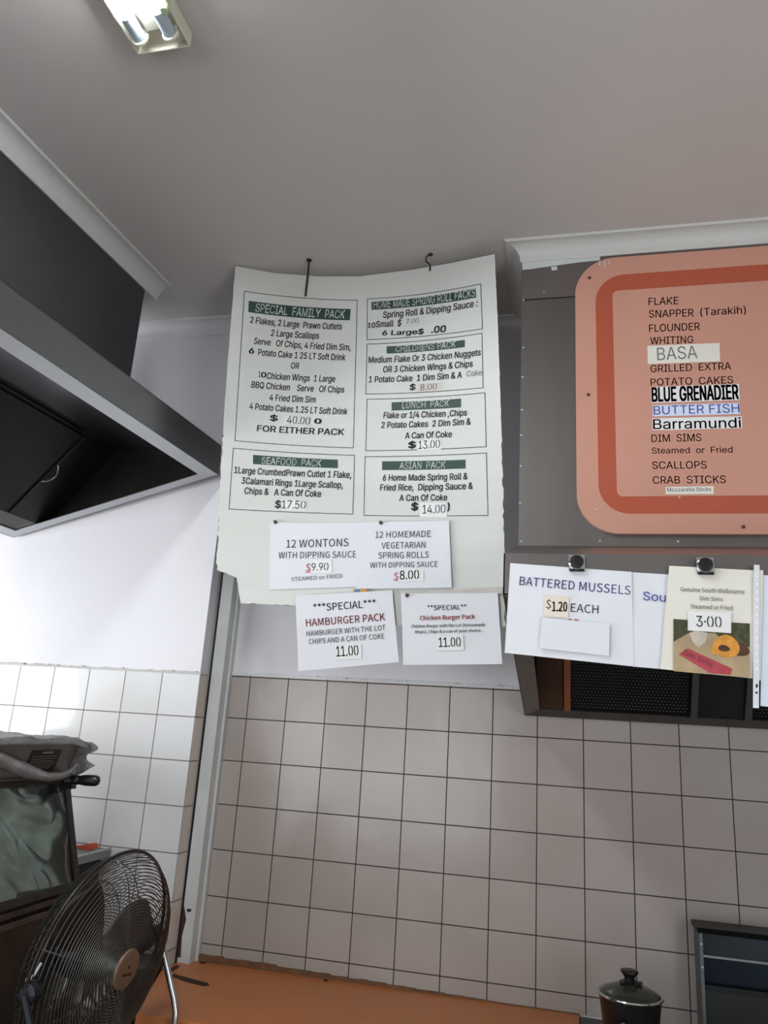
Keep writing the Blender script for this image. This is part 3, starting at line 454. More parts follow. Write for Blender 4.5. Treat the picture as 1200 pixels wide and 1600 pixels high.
    'S': '{"A":[415,[3,0,66,0,115,153,297,153,345,0,412,0,242,500,172,500],[130,203,155,280,181,363,205,449,207,449,232,364,258,280,282,203]],"B":[448,[69,0,228,0,365,36,417,147,389,228,316,266,316,269,370,311,389,378,341,472,217,500,69,500],[132,288,132,450,209,450,297,432,327,370,299,310,206,288],[132,50,132,239,219,239,320,217,355,149,319,74,219,50]],"C":[435,[257,-9,343,10,411,63,376,103,324,61,260,46,146,102,104,252,148,399,262,454,319,441,364,407,398,447,342,490,261,509,103,440,40,250,102,60]],"D":[469,[69,0,196,0,369,67,429,252,369,436,194,500,69,500],[132,52,132,449,188,449,321,398,364,252,321,104,188,52]],"E":[402,[69,0,364,0,364,54,132,54,132,236,321,236,321,290,132,290,132,447,357,447,357,500,69,500]],"F":[377,[69,0,132,0,132,224,323,224,323,278,132,278,132,447,357,447,357,500,69,500]],"G":[470,[265,-9,355,8,420,49,420,259,255,259,255,207,362,207,362,76,322,54,271,46,148,102,104,252,150,399,271,454,334,440,379,407,413,447,356,489,269,509,105,440,40,250,103,60]],"H":[497,[69,0,132,0,132,236,365,236,365,0,428,0,428,500,365,500,365,291,132,291,132,500,69,500]],"I":[200,[69,0,132,0,132,500,69,500]],"J":[365,[162,-9,267,36,299,147,299,500,236,500,236,153,216,71,156,46,107,60,69,103,24,70,80,11]],"K":[441,[69,0,132,0,132,158,218,261,368,0,438,0,257,310,414,500,342,500,133,249,132,249,132,500,69,500]],"L":[370,[69,0,351,0,351,54,132,54,132,500,69,500]],"M":[554,[69,0,126,0,126,277,123,350,117,424,120,424,160,310,255,50,297,50,392,310,432,424,435,424,429,350,426,277,426,0,485,0,485,500,409,500,314,233,297,181,279,128,276,128,258,181,240,233,145,500,69,500]],"N":[493,[69,0,128,0,128,263,126,341,121,419,123,419,177,316,359,0,424,0,424,500,364,500,364,240,367,160,373,82,370,82,316,185,133,500,69,500]],"O":[506,[253,-9,407,61,467,252,407,440,253,509,99,440,40,252,99,61],[253,46,145,102,104,252,145,399,253,454,361,399,402,252,361,102]],"P":[432,[69,0,132,0,132,199,214,199,347,237,398,353,347,468,211,500,69,500],[132,250,132,449,203,449,302,428,336,353,304,275,206,250]],"Q":[506,[253,44,145,100,104,252,145,399,253,454,361,399,402,252,361,100],[406,-126,447,-122,477,-114,465,-65,443,-71,413,-73,340,-56,290,-6,418,76,467,252,407,440,253,509,99,440,40,252,90,73,222,-7,290,-92]],"R":[433,[132,263,132,449,216,449,306,429,337,360,306,287,216,263],[343,0,414,0,287,219,369,266,400,360,351,469,225,500,69,500,69,0,132,0,132,212,222,212]],"S":[407,[207,-9,331,32,377,133,347,218,274,267,203,297,147,327,120,381,146,434,214,454,276,441,327,407,360,447,296,492,214,509,101,472,56,377,89,292,158,248,229,217,289,184,313,128,285,69,208,46,133,63,70,108,33,65,110,11]],"T":[409,[173,0,236,0,236,447,387,447,387,500,21,500,21,447,173,447]],"U":[492,[246,-9,374,38,426,206,426,500,365,500,365,205,330,80,246,46,163,80,130,205,130,500,67,500,67,206,118,38]],"V":[392,[160,0,233,0,392,500,328,500,248,229,224,147,199,64,196,64,172,147,148,229,67,500,1,500]],"W":[599,[123,0,198,0,273,302,286,359,298,415,301,415,313,359,325,302,401,0,477,0,580,500,520,500,467,228,453,147,439,65,435,65,417,147,400,228,330,500,272,500,203,228,185,147,168,65,165,65,150,147,135,228,83,500,18,500]],"X":[391,[12,0,78,0,150,135,170,174,190,216,193,216,216,174,236,135,310,0,380,0,233,255,370,500,304,500,237,372,219,338,201,299,198,299,177,338,159,372,91,500,21,500,158,259]],"Y":[362,[149,0,212,0,212,194,363,500,297,500,233,359,209,304,183,249,180,249,155,304,131,359,66,500,-1,500,149,194]],"Z":[411,[34,0,379,0,379,54,112,54,376,462,376,500,58,500,58,447,298,447,34,38]],"a":[384,[148,-9,213,7,271,44,273,44,278,0,329,0,329,228,299,338,201,380,119,364,56,332,80,289,130,316,191,328,252,299,267,235,95,189,40,96,71,19],[166,42,119,55,100,100,137,159,267,193,267,90,216,54]],"b":[422,[226,-9,338,43,387,191,349,328,239,380,178,365,123,328,126,394,126,543,63,543,63,0,113,0,118,38,121,38,172,4],[216,44,173,52,126,82,126,277,176,314,224,327,299,290,322,190,292,83]],"c":[348,[209,-9,273,4,329,38,302,80,262,54,214,43,131,82,100,185,133,288,216,327,256,319,290,295,321,336,276,367,214,380,89,329,35,185,85,42]],"d":[423,[189,-9,251,7,302,44,304,44,309,0,360,0,360,543,297,543,297,400,301,337,253,368,196,380,85,327,36,185,78,42],[203,44,127,81,100,186,132,288,207,327,252,318,297,289,297,94,251,56]],"e":[378,[213,-9,280,2,334,29,312,70,269,49,220,41,133,76,97,171,347,171,348,187,349,206,311,333,201,380,87,328,35,185,87,42],[96,215,133,300,203,330,270,301,295,215]],"f":[222,[23,320,73,320,73,0,135,0,135,320,214,320,214,370,135,370,135,429,148,483,188,502,208,499,229,492,243,540,214,549,181,552,99,519,73,430,73,370,23,367]],"g":[385,[188,-171,324,-132,375,-42,343,25,246,46,173,46,122,57,108,86,115,111,132,130,159,121,187,117,283,152,323,246,314,290,293,323,368,323,368,370,239,370,216,377,187,380,90,344,48,248,63,188,97,148,97,145,69,117,56,76,65,39,89,16,89,12,49,-26,35,-72,77,-145],[187,160,132,183,108,248,132,311,187,334,243,311,266,248,243,183],[196,-128,118,-110,89,-63,98,-31,127,0,152,-4,175,-5,239,-5,295,-16,314,-53,282,-104]],"h":[414,[63,0,126,0,126,269,175,311,226,325,280,302,297,226,297,0,359,0,359,235,331,343,246,380,178,362,123,318,126,394,126,543,63,543]],"i":[188,[63,0,126,0,126,370,63,370],[94,447,124,458,136,488,124,517,94,529,64,517,53,488,64,458]],"j":[188,[24,-165,102,-132,126,-42,126,370,63,370,63,-42,54,-96,18,-115,-1,-113,-18,-108,-30,-156,-6,-162],[94,447,124,458,136,488,124,517,94,529,64,517,53,488,64,458]],"k":[377,[63,0,124,0,124,98,194,179,302,0,370,0,230,221,353,370,284,370,127,175,124,175,124,543,63,543]],"l":[194,[128,-9,149,-7,164,-3,156,44,148,43,143,43,130,49,126,70,126,543,63,543,63,74,78,13]],"m":[632,[63,0,126,0,126,269,174,311,218,325,270,302,287,226,287,0,349,0,349,269,398,311,443,325,495,302,512,226,512,0,574,0,574,235,546,343,462,380,398,360,339,309,304,361,237,380,175,362,121,317,120,317,114,370,63,370]],"n":[416,[63,0,126,0,126,269,175,311,226,325,280,302,297,226,297,0,359,0,359,235,331,343,246,380,178,362,121,317,120,317,114,370,63,370]],"o":[413,[207,-9,326,42,378,185,326,329,207,380,87,329,35,185,87,42],[207,43,129,82,100,185,129,288,207,327,285,288,314,185,285,82]],"p":[423,[63,-156,126,-156,126,-31,123,34,175,2,226,-9,338,43,387,191,349,328,239,380,177,364,121,327,120,327,114,370,63,370],[216,44,174,52,126,82,126,277,176,314,224,327,299,290,322,190,292,83]],"q":[423,[297,-156,360,-156,360,370,310,370,304,336,303,336,254,369,196,380,85,327,36,185,78,42,189,-9,250,6,301,43,297,-25],[203,44,127,81,100,186,132,288,207,327,252,318,297,289,297,94,251,56]],"r":[265,[63,0,126,0,126,238,170,305,218,324,238,322,254,318,266,372,248,378,226,380,168,359,121,303,120,303,114,370,63,370]],"s":[319,[160,-9,260,24,294,101,258,176,181,214,126,238,102,278,118,316,171,332,215,322,254,299,284,338,234,367,170,380,76,349,42,275,77,205,150,168,208,141,235,98,217,57,162,40,102,52,52,84,22,42,84,6]],"t":[257,[179,-9,214,-5,248,5,235,52,215,45,193,42,148,60,136,113,136,320,237,320,237,370,136,370,136,475,84,475,77,370,18,367,18,320,74,320,74,115,97,25]],"u":[414,[171,-9,238,9,293,58,295,58,300,0,352,0,352,370,290,370,290,108,241,60,190,45,136,68,120,143,120,370,57,370,57,136,85,28]],"v":[355,[143,0,216,0,347,370,285,370,215,160,198,105,181,50,177,50,161,105,143,160,74,370,9,370]],"w":[547,[121,0,194,0,246,198,259,252,271,306,275,306,287,252,300,200,353,0,429,0,529,370,469,370,415,156,404,104,393,53,389,53,377,104,364,156,306,370,245,370,187,156,174,104,162,53,159,53,148,104,137,156,82,370,18,370]],"x":[340,[10,0,76,0,126,87,144,120,163,153,166,153,187,120,207,87,261,0,329,0,207,187,320,370,255,370,209,289,193,258,177,227,173,227,155,258,137,289,87,370,20,370,132,193]],"y":[355,[69,-160,156,-123,207,-31,347,370,286,370,219,165,204,113,189,60,186,60,167,113,149,165,74,370,9,370,158,-1,149,-29,117,-86,66,-108,51,-106,38,-102,25,-152,45,-158]],"z":[324,[24,0,304,0,304,50,102,50,298,337,298,370,45,370,45,320,219,320,24,33]],"0":[379,[190,-9,303,56,345,252,303,445,190,509,76,445,34,252,76,56],[190,42,121,92,94,252,121,410,190,460,259,410,285,252,259,92]],"1":[379,[60,0,334,0,334,52,234,52,234,500,186,500,141,479,83,465,83,425,172,425,172,52,60,52]],"2":[379,[30,0,344,0,344,54,206,54,165,52,124,49,266,210,321,362,281,469,175,509,92,489,27,436,63,400,110,442,167,458,236,430,259,359,203,217,30,37]],"3":[379,[179,-9,293,29,340,134,310,218,235,261,235,264,299,308,323,384,282,476,177,509,100,492,38,450,72,410,119,445,175,458,237,437,260,379,230,311,121,284,121,236,243,209,277,136,249,68,175,43,103,60,52,100,20,60,83,12]],"4":[379,[232,0,291,0,291,138,357,138,357,188,291,188,291,500,222,500,14,179,14,138,232,138],[232,188,78,188,192,358,213,395,233,432,235,432,233,386,232,341]],"5":[379,[179,-9,292,36,342,162,298,284,192,322,151,317,117,302,130,447,318,447,318,500,75,500,59,267,92,246,132,267,175,275,251,245,279,161,248,75,173,43,100,60,50,98,18,57,82,12]],"6":[379,[205,-9,306,36,349,153,311,271,210,310,150,294,97,250,136,412,226,458,269,447,305,420,340,458,291,495,223,509,94,447,38,239,86,53],[98,201,150,250,200,264,268,234,290,153,266,71,205,40,131,82]],"7":[379,[135,0,200,0,232,248,347,462,347,500,33,500,33,447,276,447,172,243]],"8":[379,[191,-9,304,28,347,120,322,202,263,252,263,255,307,304,329,376,293,471,192,508,95,472,55,381,75,313,123,265,123,263,60,209,31,124,76,29],[225,271,146,313,112,381,134,439,192,461,254,435,276,372,263,319],[192,38,117,64,87,130,106,194,156,243,248,197,288,122,262,61]],"9":[379,[160,-9,286,55,342,271,294,450,173,509,72,464,30,347,68,229,168,190,230,206,283,250,243,89,158,43,112,53,74,81,40,42,90,6],[282,303,230,252,178,236,111,266,89,347,113,429,174,460,249,420]],"$":[379,[170,-84,215,-84,215,-7,301,36,333,126,226,267,119,370,140,423,196,443,248,432,289,400,323,437,276,475,215,494,215,570,170,570,170,493,90,452,59,366,166,235,272,121,250,64,186,43,122,58,69,93,40,50,98,12,170,-8]],"&":[464,[177,-9,256,7,321,48,380,12,436,-9,452,43,408,61,359,91,410,175,446,269,388,269,359,190,318,122,249,188,191,263,268,327,304,411,278,481,205,509,122,475,91,392,99,335,123,274,55,214,25,130,67,30],[280,81,234,52,184,41,114,66,85,133,104,186,149,231,209,152],[168,304,150,349,144,392,161,444,206,465,242,448,253,409,228,352]],"*":[319,[105,321,160,386,213,321,243,342,199,414,274,445,262,480,184,461,177,543,141,543,134,460,56,480,44,445,118,414,75,342]],"(":[231,[163,-134,201,-117,136,41,115,212,136,383,201,540,163,558,89,397,63,212,89,27]],")":[231,[68,-134,141,27,168,212,141,397,68,558,29,540,95,383,117,212,95,41,29,-117]],",":[190,[51,-130,124,-73,151,13,137,67,98,86,65,74,51,42,65,10,97,-1,104,-1,86,-55,36,-93]],".":[190,[95,-9,127,4,140,38,127,73,95,86,63,73,50,38,63,4]],":":[190,[95,266,127,279,140,314,127,348,95,362,63,348,50,314,63,279],[95,-9,127,4,140,38,127,73,95,86,63,73,50,38,63,4]],";":[190,[95,266,127,279,140,314,127,348,95,362,63,348,50,314,63,279],[51,-130,124,-73,151,13,137,67,98,86,65,74,51,42,65,10,97,-1,104,-1,86,-55,36,-93]],"/":[267,[8,-122,53,-122,257,542,212,542]],"-":[237,[31,167,206,167,206,215,31,215]],"\\u00b7":[682,[341,332,290,310,269,259,290,208,341,187,392,208,413,259,392,310]]," ":[153]}',
}
OUTLINES = {k: json.loads(v) for k, v in OUTLINES.items()}
CAPH = 500.0
GLY = {}


def inside(p, poly):
    c = False
    n = len(poly)
    for i in range(n):
        (x1, y1), (x2, y2) = poly[i], poly[i - 1]
        if (y1 > p[1]) != (y2 > p[1]) and p[0] < (x2 - x1) * (p[1] - y1) / (y2 - y1) + x1:
            c = not c
    return c


def winding(p, poly):
    w = 0
    for i in range(len(poly)):
        (x1, y1), (x2, y2) = poly[i - 1], poly[i]
        if (y1 > p[1]) != (y2 > p[1]) and p[0] < (x2 - x1) * (p[1] - y1) / (y2 - y1) + x1:
            w += 1 if y2 > y1 else -1
    return w


def glyph(ch, font):
    """flat filled letter: advance, points, triangles"""
    key = (ch, font)
    if key in GLY:
        return GLY[key]
    d = OUTLINES[font].get(ch) or OUTLINES[font]['-']
    loops = [[(q[i], q[i + 1]) for i in range(0, len(q), 2)] for q in d[1:]]
    pts, eds = [], []
    for l in loops:
        k = len(pts)
        pts += [Vector(p) for p in l]
        eds += [(k + i, k + (i + 1) % len(l)) for i in range(len(l))]
    V, F = [], []
    if pts:
        r = delaunay_2d_cdt(pts, eds, [], 0, 0.01)
        V = [(p.x, p.y) for p in r[0]]
        for f in r[2]:
            c = (sum(V[q][0] for q in f) / len(f), sum(V[q][1] for q in f) / len(f))
            if sum(winding(c, l) for l in loops):
                F.append(list(f))
    GLY[key] = (d[0], V, F)
    return GLY[key]


def glyphs(s, bold=0.0, font='A'):
    V, F = [], []
    x = 0.0
    shifts = [(0, 0)] if not bold else [(sx * bold * 700, sy * bold * 350) for sx, sy in ((-1, -1), (1, -1), (-1, 1), (1, 1), (0, 0))]
    for ch in s:
        adv, v, f = glyph(ch, font)
        for sx, sy in shifts:
            k = len(V)
            V += [(p[0] + x + sx, p[1] + sy) for p in v]
            F += [[i + k for i in q] for q in f]
        x += adv
    return V, F


def stencil_glyphs(s, font='A', bold=0.0):
    """digits with the bridges of a lettering stencil cut through every 0"""
    V, F = [], []
    x = 0.0
    for ch in s:
        if ch == ' ':
            x += 150
            continue
        v, f = glyphs(ch, bold, font)
        lo = min(p[0] for p in v)
        hi = max(p[0] for p in v)
        bm = bmesh.new()
        bv = [bm.verts.new((p[0] - lo, p[1], 0)) for p in v]
        for q in f:
            try:
                bm.faces.new([bv[i] for i in q])
            except ValueError:
                pass
        if ch == '0':
            c = (hi - lo) / 2
            for xx in (c - 38, c + 38):
                bmesh.ops.bisect_plane(bm, geom=list(bm.verts) + list(bm.edges) + list(bm.faces), plane_co=(xx, 0, 0), plane_no=(1, 0, 0))
            bmesh.ops.delete(bm, geom=[fc for fc in bm.faces if abs(fc.calc_center_median().x - c) < 38], context='FACES')
        bm.verts.index_update()
        k = len(V)
        V += [(p.co.x + x, p.co.y) for p in bm.verts]
        F += [[p.index + k for p in fc.verts] for fc in bm.faces]
        bm.free()
        x += (hi - lo) + 75
    return V, F


class Letters:
    """collects lines of lettering on a Surf and builds them as one part"""

    def __init__(self, surf, off=0.0012, font='A'):
        self.s, self.off, self.mb, self.font = surf, off, MB(), font
        self.mats = []

    def mi(self, m):
        if m not in self.mats:
            self.mats.append(m)
        return self.mats.index(m)

    def line(self, txt, a, b, cap, m, bold=0.0, stencil=False, off=None, to=None):
        """a, b: photo points at the ends of the baseline; cap: capital height there"""
        off = self.off if off is None else off
        v, f = stencil_glyphs(txt, 'A', bold) if stencil else glyphs(txt, bold, self.font)
        A, B = self.s.un(*a), self.s.un(*b)
        T = self.s.un(a[0], a[1] - cap)
        h = np.linalg.norm(T - A)
        x0, x1 = min(p[0] for p in v), max(p[0] for p in v)
        t = (B - A)
        wlen = np.linalg.norm(t)
        t = t / wlen
        up = np.array([-t[1], t[0]])
        vs = []
        for (x, y) in v:
            p = A + t * ((x - x0) / (x1 - x0) * wlen) + up * (y / CAPH * h)
            vs.append(self.s.at(p, off))
        if to is not None:
            mb = MB()
            mb.add(vs, f)
            mb.build('lettering', m, to, fix=False)
            return
        self.mb.add(vs, f, self.mi(m))

    def strip(self, pts, m, off=None):
        """flat coloured quad (photo points)"""
        off = self.off if off is None else off
        q = [self.s.un(*p) for p in pts]
        patch(self.mb, self.s, q, off, self.mi(m))

    def build(self, parent, name='lettering'):
        return self.mb.build(name, self.mats, parent, fix=False)


def bil(q, u, v):
    """q: TL TR BR BL"""
    return (q[0] * (1 - u) + q[1] * u) * (1 - v) + (q[3] * (1 - u) + q[2] * u) * v


def patch(mb, s, q, off, mi=0, nx=10, ny=3):
    vs = [s.at(bil(q, i / nx, j / ny), off) for j in range(ny + 1) for i in range(nx + 1)]
    fs = [(j * (nx + 1) + i, (j + 1) * (nx + 1) + i, (j + 1) * (nx + 1) + i + 1, j * (nx + 1) + i + 1) for j in range(ny) for i in range(nx)]
    mb.add(vs, fs, mi)


def sheet(mb, s, pts, off, th=0.0008, nx=14, ny=14, wav=0.0, curl=0.0, mi=0, seed=0, px=True):
    """a thin solid sheet of paper; pts TL TR BR BL as photo points"""
    q = [s.un(*p) for p in pts] if px else [np.array(p) for p in pts]
    vs = []
    for lay in (off + th, off):
        for j in range(ny + 1):
            for i in range(nx + 1):
                u, v = i / nx, j / ny
                p = bil(q, u, v)
                w = 0.0
                if wav:
                    w += wav * (0.5 + 0.5 * noise.noise((p[0] * 9 + seed * 7.3, p[1] * 9, seed)))
                if curl:
                    w += curl * v * v
                vs.append(s.at(p, lay + w))
    N = (nx + 1) * (ny + 1)
    fs = []
    for j in range(ny):
        for i in range(nx):
            a, b, c, d = j * (nx + 1) + i, j * (nx + 1) + i + 1, (j + 1) * (nx + 1) + i + 1, (j + 1) * (nx + 1) + i
            fs += [(a, d, c, b), (N + a, N + b, N + c, N + d)]
    for i in range(nx):
        fs += [(i, i + 1, N + i + 1, N + i)]
        a = ny * (nx + 1) + i
        fs += [(a, N + a, N + a + 1, a + 1)]
    for j in range(ny):
        a, b = j * (nx + 1), (j + 1) * (nx + 1)
        fs += [(a, N + a, N + b, b)]
        a, b = a + nx, b + nx
        fs += [(a, b, N + b, N + a)]
    mb.add(vs, fs, mi)


# ------------------------------------------------------------------ palette
plaster = mat('wall_paint', '#d3d1d4', 0.55, var=0.03, scale=2, bump=0.05, bscale=60)
plaster_up = mat('ceiling_paint', '#c6c1bd', 0.6, var=0.03, scale=1.5, bump=0.04, bscale=25)
cornice_m = mat('cornice_paint', '#c4c4c0', 0.5, var=0.03, scale=5, bump=0.03)
white_gloss = mat('white_gloss_paint', '#c3c5c3', 0.35, var=0.06, scale=12, bump=0.1, bscale=50)
back_tile = tile_mat('beige_wall_tile', '#a69d97', '#2a211c', 0.0, 1.72, 0)
white_tile = tile_mat('white_wall_tile', '#d8d8d8', '#6b625c', 0.010, 1.865, 0, rough=0.12, var=0.03)
side_tile = tile_mat('return_wall_tile', '#c9beb4', '#5a4f48', -0.20, 1.865, 1)
steel_dark = mat('dull_stainless', '#7b7774', 0.34, 0.9, var=0.10, scale=5, bump=0.02, bscale=120, stretch=(1, 1, 0.15))
steel_left = mat('brushed_stainless', '#87878a', 0.3, 0.92, var=0.08, scale=4, bump=0.02, bscale=120, stretch=(1, 0.2, 1))
steel_lip = mat('pale_stainless', '#b9bbbd', 0.35, 0.85, var=0.05, scale=6)
steel_black = mat('greasy_black_steel', '#25221f', 0.4, 0.6, var=0.25, scale=7, bump=0.05)
steel_brown = mat('brown_stained_steel', '#4a3324', 0.5, 0.4, var=0.25, scale=7)
orange_edge = mat('copper_stained_edge', '#8a5236', 0.5, 0.3, var=0.2, scale=9)
chrome = mat('chrome', '#c9cccf', 0.12, 1.0, var=0.03)
black_plastic = mat('black_plastic', '#121212', 0.35, var=0.1)
black_ink = mat('black_ink', '#17191a', 0.6, var=0.05)
navy_ink = mat('navy_ink', '#1d2560', 0.6, var=0.05)
blue_ink = mat('blue_ink', '#26378f', 0.6, var=0.05)
purple_ink = mat('purple_ink', '#2a2250', 0.6, var=0.05)
red_ink = mat('red_ink', '#a81f2b', 0.6, var=0.05)
grey_ink = mat('pencil_grey', '#6f767a', 0.7, var=0.15)
faint_ink = mat('worn_marker', '#5b5f5f', 0.7, var=0.15)
green_band = mat('dark_green_vinyl', '#11382d', 0.45, var=0.08)
white_ink = mat('white_vinyl', '#eceeec', 0.5, var=0.02)
board_m = mat('board_paint', '#c9cbc5', 0.42, var=0.02, scale=7, bump=0.05, bscale=18, stretch=(0.3, 1, 3))
board_back = mat('raw_board', '#7a6a58', 0.8)
paper = mat('white_paper', '#d6d7dc', 0.5, var=0.015, scale=3)
sleeve = mat('plastic_sleeve_paper', '#cfcfd3', 0.22, var=0.03, scale=5, bump=0.15, bscale=14)
cream_paper = mat('cream_paper', '#dcd9cd', 0.55, var=0.04, scale=8)
tan_paper = mat('aged_paper', '#cbc2b8', 0.6, var=0.05, scale=20)
sticker_w = mat('sticker_paper', '#dededd', 0.5, var=0.02)
pink = mat('salmon_acrylic', '#c18e7c', 0.28, var=0.03, scale=3)
rust = mat('rust_orange_acrylic', '#a9533b', 0.28, var=0.04, scale=3)
counter_m = mat('orange_laminate', '#b8703f', 0.38, var=0.06, scale=5)
brown_strip = mat('grimy_backstrip', '#6b4a30', 0.7, var=0.25, scale=25, bump=0.2)
burn = mat('burn_mark', '#3a1f12', 0.8, var=0.2)

H = 3.295

# ------------------------------------------------------------------ the room
mb = MB()
mb.box((-2.3, -5.4, -0.1), (3.7, 0.12, 0.0))
struct(mb, 'floor', mat('floor_tile', '#8d8780', 0.4, var=0.1, scale=3))
mb = MB()
mb.box((-2.3, -5.4, H), (3.7, 0.12, H + 0.1))
struct(mb, 'ceiling', plaster_up)
mb = MB()
mb.box((-2.3, 0.004, 0.0), (3.7, 0.12, H))
struct(mb, 'wall_back', plaster)
mb = MB()   # left stretch of the same wall, standing forward of it
mb.box((-2.3, -0.126, 0.0), (0.006, 0.004, H))
struct(mb, 'wall_left_return', plaster)
mb = MB()   # side wall with its window opening
x0, x1 = -2.4, -2.3
mb.box((x0, -5.4, 0.0), (x1, 0.12, 1.05))
mb.box((x0, -5.4, 2.2), (x1, 0.12, H))
mb.box((x0, -5.4, 1.05), (x1, -2.8, 2.2))
mb.box((x0, -0.7, 1.05), (x1, 0.12, 2.2))
struct(mb, 'wall_left', plaster)
mb = MB()
mb.box((3.7, -5.4, 2.5), (3.8, 0.12, H))
mb.box((3.7, -5.4, 0.0), (3.8, -4.5, 2.5))
mb.box((3.7, -3.3, 0.0), (3.8, 0.12, 2.5))
struct(mb, 'wall_right', mat('side_wall_paint', '#c2bbb4', 0.6, var=0.05))
mb = MB()
y0, y1 = -5.5, -5.4
mb.box((-2.3, y0, 0.0), (3.7, y1, 0.6))
mb.box((-2.3, y0, 2.6), (3.7, y1, H))
mb.box((-2.3, y0, 0.6), (-1.85, y1, 2.6))
mb.box((0.65, y0, 0.6), (3.7, y1, 2.6))
struct(mb, 'wall_front', plaster)

mb = MB()
mb.box((0.075, -0.0, 0.9185), (3.69, 0.006, 1.876))
struct(mb, 'wall_back_tiling', back_tile)
mb = MB()
mb.box((-2.29, -0.131, 0.0), (0.0100, -0.1255, 1.865))
struct(mb, 'wall_left_return_tiling', white_tile)
mb = MB()
mb.box((0.0055, -0.1305, 0.0), (0.0105, -0.066, 1.865))
struct(mb, 'wall_left_return_edge_tiling', side_tile)
# white caulk lines over both runs of tile
mb = MB()
n = 60
for i in range(n):
    a, b = 0.06 + (1.16 - 0.06) * i / n, 0.06 + (1.16 - 0.06) * (i + 1) / n
    h = 0.006 + 0.004 * random.random()
    mb.box((a, -0.003, 1.874), (b, 0.006, 1.876 + h))
struct(mb, 'trim_1', mat('caulk', '#cbcbcb', 0.6, bump=0.4, bscale=80))
mb = MB()
for i in range(n):
    a, b = -1.1 + 1.112 * i / n, -1.1 + 1.112 * (i + 1) / n
    h = 0.004 + 0.005 * random.random()
    mb.box((a, -0.1335, 1.863), (b, -0.124, 1.865 + h))
struct(mb, 'trim_2', mat('grey_caulk', '#b3b0ac', 0.6, bump=0.4, bscale=80))

# the painted corner post: front face, rebate and chipped foot
mb = MB()
mb.box((0.018, -0.060, 0.918), (0.064, 0.004, 2.7))
mb.box((0.064, -0.020, 0.918), (0.074, 0.004, 2.7))
struct(mb, 'trim_3', white_gloss, bevel=0.0015)
mb = MB()
mb.prism([(0.0175, -0.0606, 0.935), (0.030, -0.0606, 0.935), (0.026, -0.0606, 1.0), (0.034, -0.0606, 1.05), (0.0265, -0.0606, 1.075), (0.0175, -0.0606, 1.10)], (0, 0.0004, 0))
mb.prism([(0.030, -0.0606, 1.083), (0.047, -0.0606, 1.086), (0.050, -0.0606, 1.079), (0.036, -0.0606, 1.073)], (0, 0.0004, 0))
struct(mb, 'trim_4', burn)
mb = MB()   # dark strip painting the shade between the return wall and the post
mb.box((0.0102, -0.054, 0.918), (0.0182, 0.004, 2.6))
struct(mb, 'trim_5', mat('gap_shade', '#1c1815', 0.9))

cornice('trim_6', [(1.157, 0.004), (0.006, 0.004)][::-1], H, plaster)
cornice('trim_7', [(-2.29, -0.126), (0.006, -0.126), (0.006, 0.0)], H, plaster)
cornice('trim_8', [(1.157, 0.003), (1.157, -0.470), (3.69, -0.470)], H, cornice_m)

# ------------------------------------------------------------------ fluorescent batten
t = thing('fluorescent_light', 'twin tube fluorescent batten glowing on the ceiling at top left', 'ceiling light', (0.34, -2.0, H))
lamp_white = mat('cream_enamel', '#d9d6c4', 0.4, var=0.05)
tube_m = mat('glowing_tube', '#ffffff', 0.3, var=0.0, emit=('#f3fbff', 95.0))
glass_end = mat('tube_end_glass', '#aebcc6', 0.25, var=0.05)
LZ = H - 0.075
lx0, lx1, ly0, ly1 = 0.287, 0.428, -2.75, -1.43
TZ = H - 0.040
le = ly1 - 0.045
mb = MB()
mb.box((lx0, ly0, H - 0.022), (lx1, ly1, H - 0.0005))
for (a, b, c, d) in ((lx0, lx0 + 0.004, ly0, ly1), (lx1 - 0.004, lx1, ly0, ly1), (lx0, lx1, ly0, ly0 + 0.004), (lx0, lx1, ly1 - 0.004, ly1)):
    mb.box((a, c, H - 0.041), (b, d, H - 0.02))
mb.build('tray', lamp_white, t, bevel=0.002)
mb = MB()
mb.box((0.338, ly0 + 0.01, H - 0.034), (0.379, ly1 - 0.05, H - 0.02))
mb.build('gear_cover', lamp_white, t, bevel=0.003)
for cx in (0.318, 0.397):
    mb = MB()
    mb.tube([(cx, ly0 + 0.12, TZ), (cx, le - 0.0602, TZ)], 0.0165, 20)
    o = mb.build('tube', tube_m, t, smooth=True)
    o['label'] = 'glowing white tube'
    mb = MB()
    mb.tube([(cx, le - 0.06, TZ), (cx, le - 0.012, TZ)], 0.0163, 20)
    mb.tube([(cx, le - 0.012, TZ), (cx, le, TZ)], 0.0168, 20)
    mb.build('tube_end', glass_end, t, smooth=True)
    mb = MB()
    mb.lathe([(0.021, 0), (0.021, 0.008)], (cx, le, TZ), (0, 1, 0), 24)
    mb.box((cx - 0.018, le - 0.002, TZ), (cx + 0.018, le + 0.010, H - 0.02))
    mb.build('lamp_holder', lamp_white, t, bevel=0.002)
mb = MB()
mb.lathe([(0.010, 0), (0.011, 0.01), (0.011, 0.03), (0.009, 0.034)], (0.4195, le - 0.065, H - 0.022), (0, 0, -1), 16)
mb.build('starter', mat('pale_green_plastic', '#b8c9a4', 0.4), t, smooth=True)

# ------------------------------------------------------------------ left range hood
TH = math.radians(3.2)
dv = np.array([-math.sin(TH), -math.cos(TH), 0])     # along the hood, towards the camera side
ev = np.array([-math.cos(TH), math.sin(TH), 0])      # away from the room, towards the side wall
F0 = np.array([0.010, -0.19, 2.604])
HW, HD, HL = 0.89, 0.238, 2.0
sl = np.array([ev[0], ev[1], -HD / HW])              # lip plane falls towards the back


def hp(a, b, up=0.0):
    return F0 + sl * a + dv * b + np.array([0, 0, up])


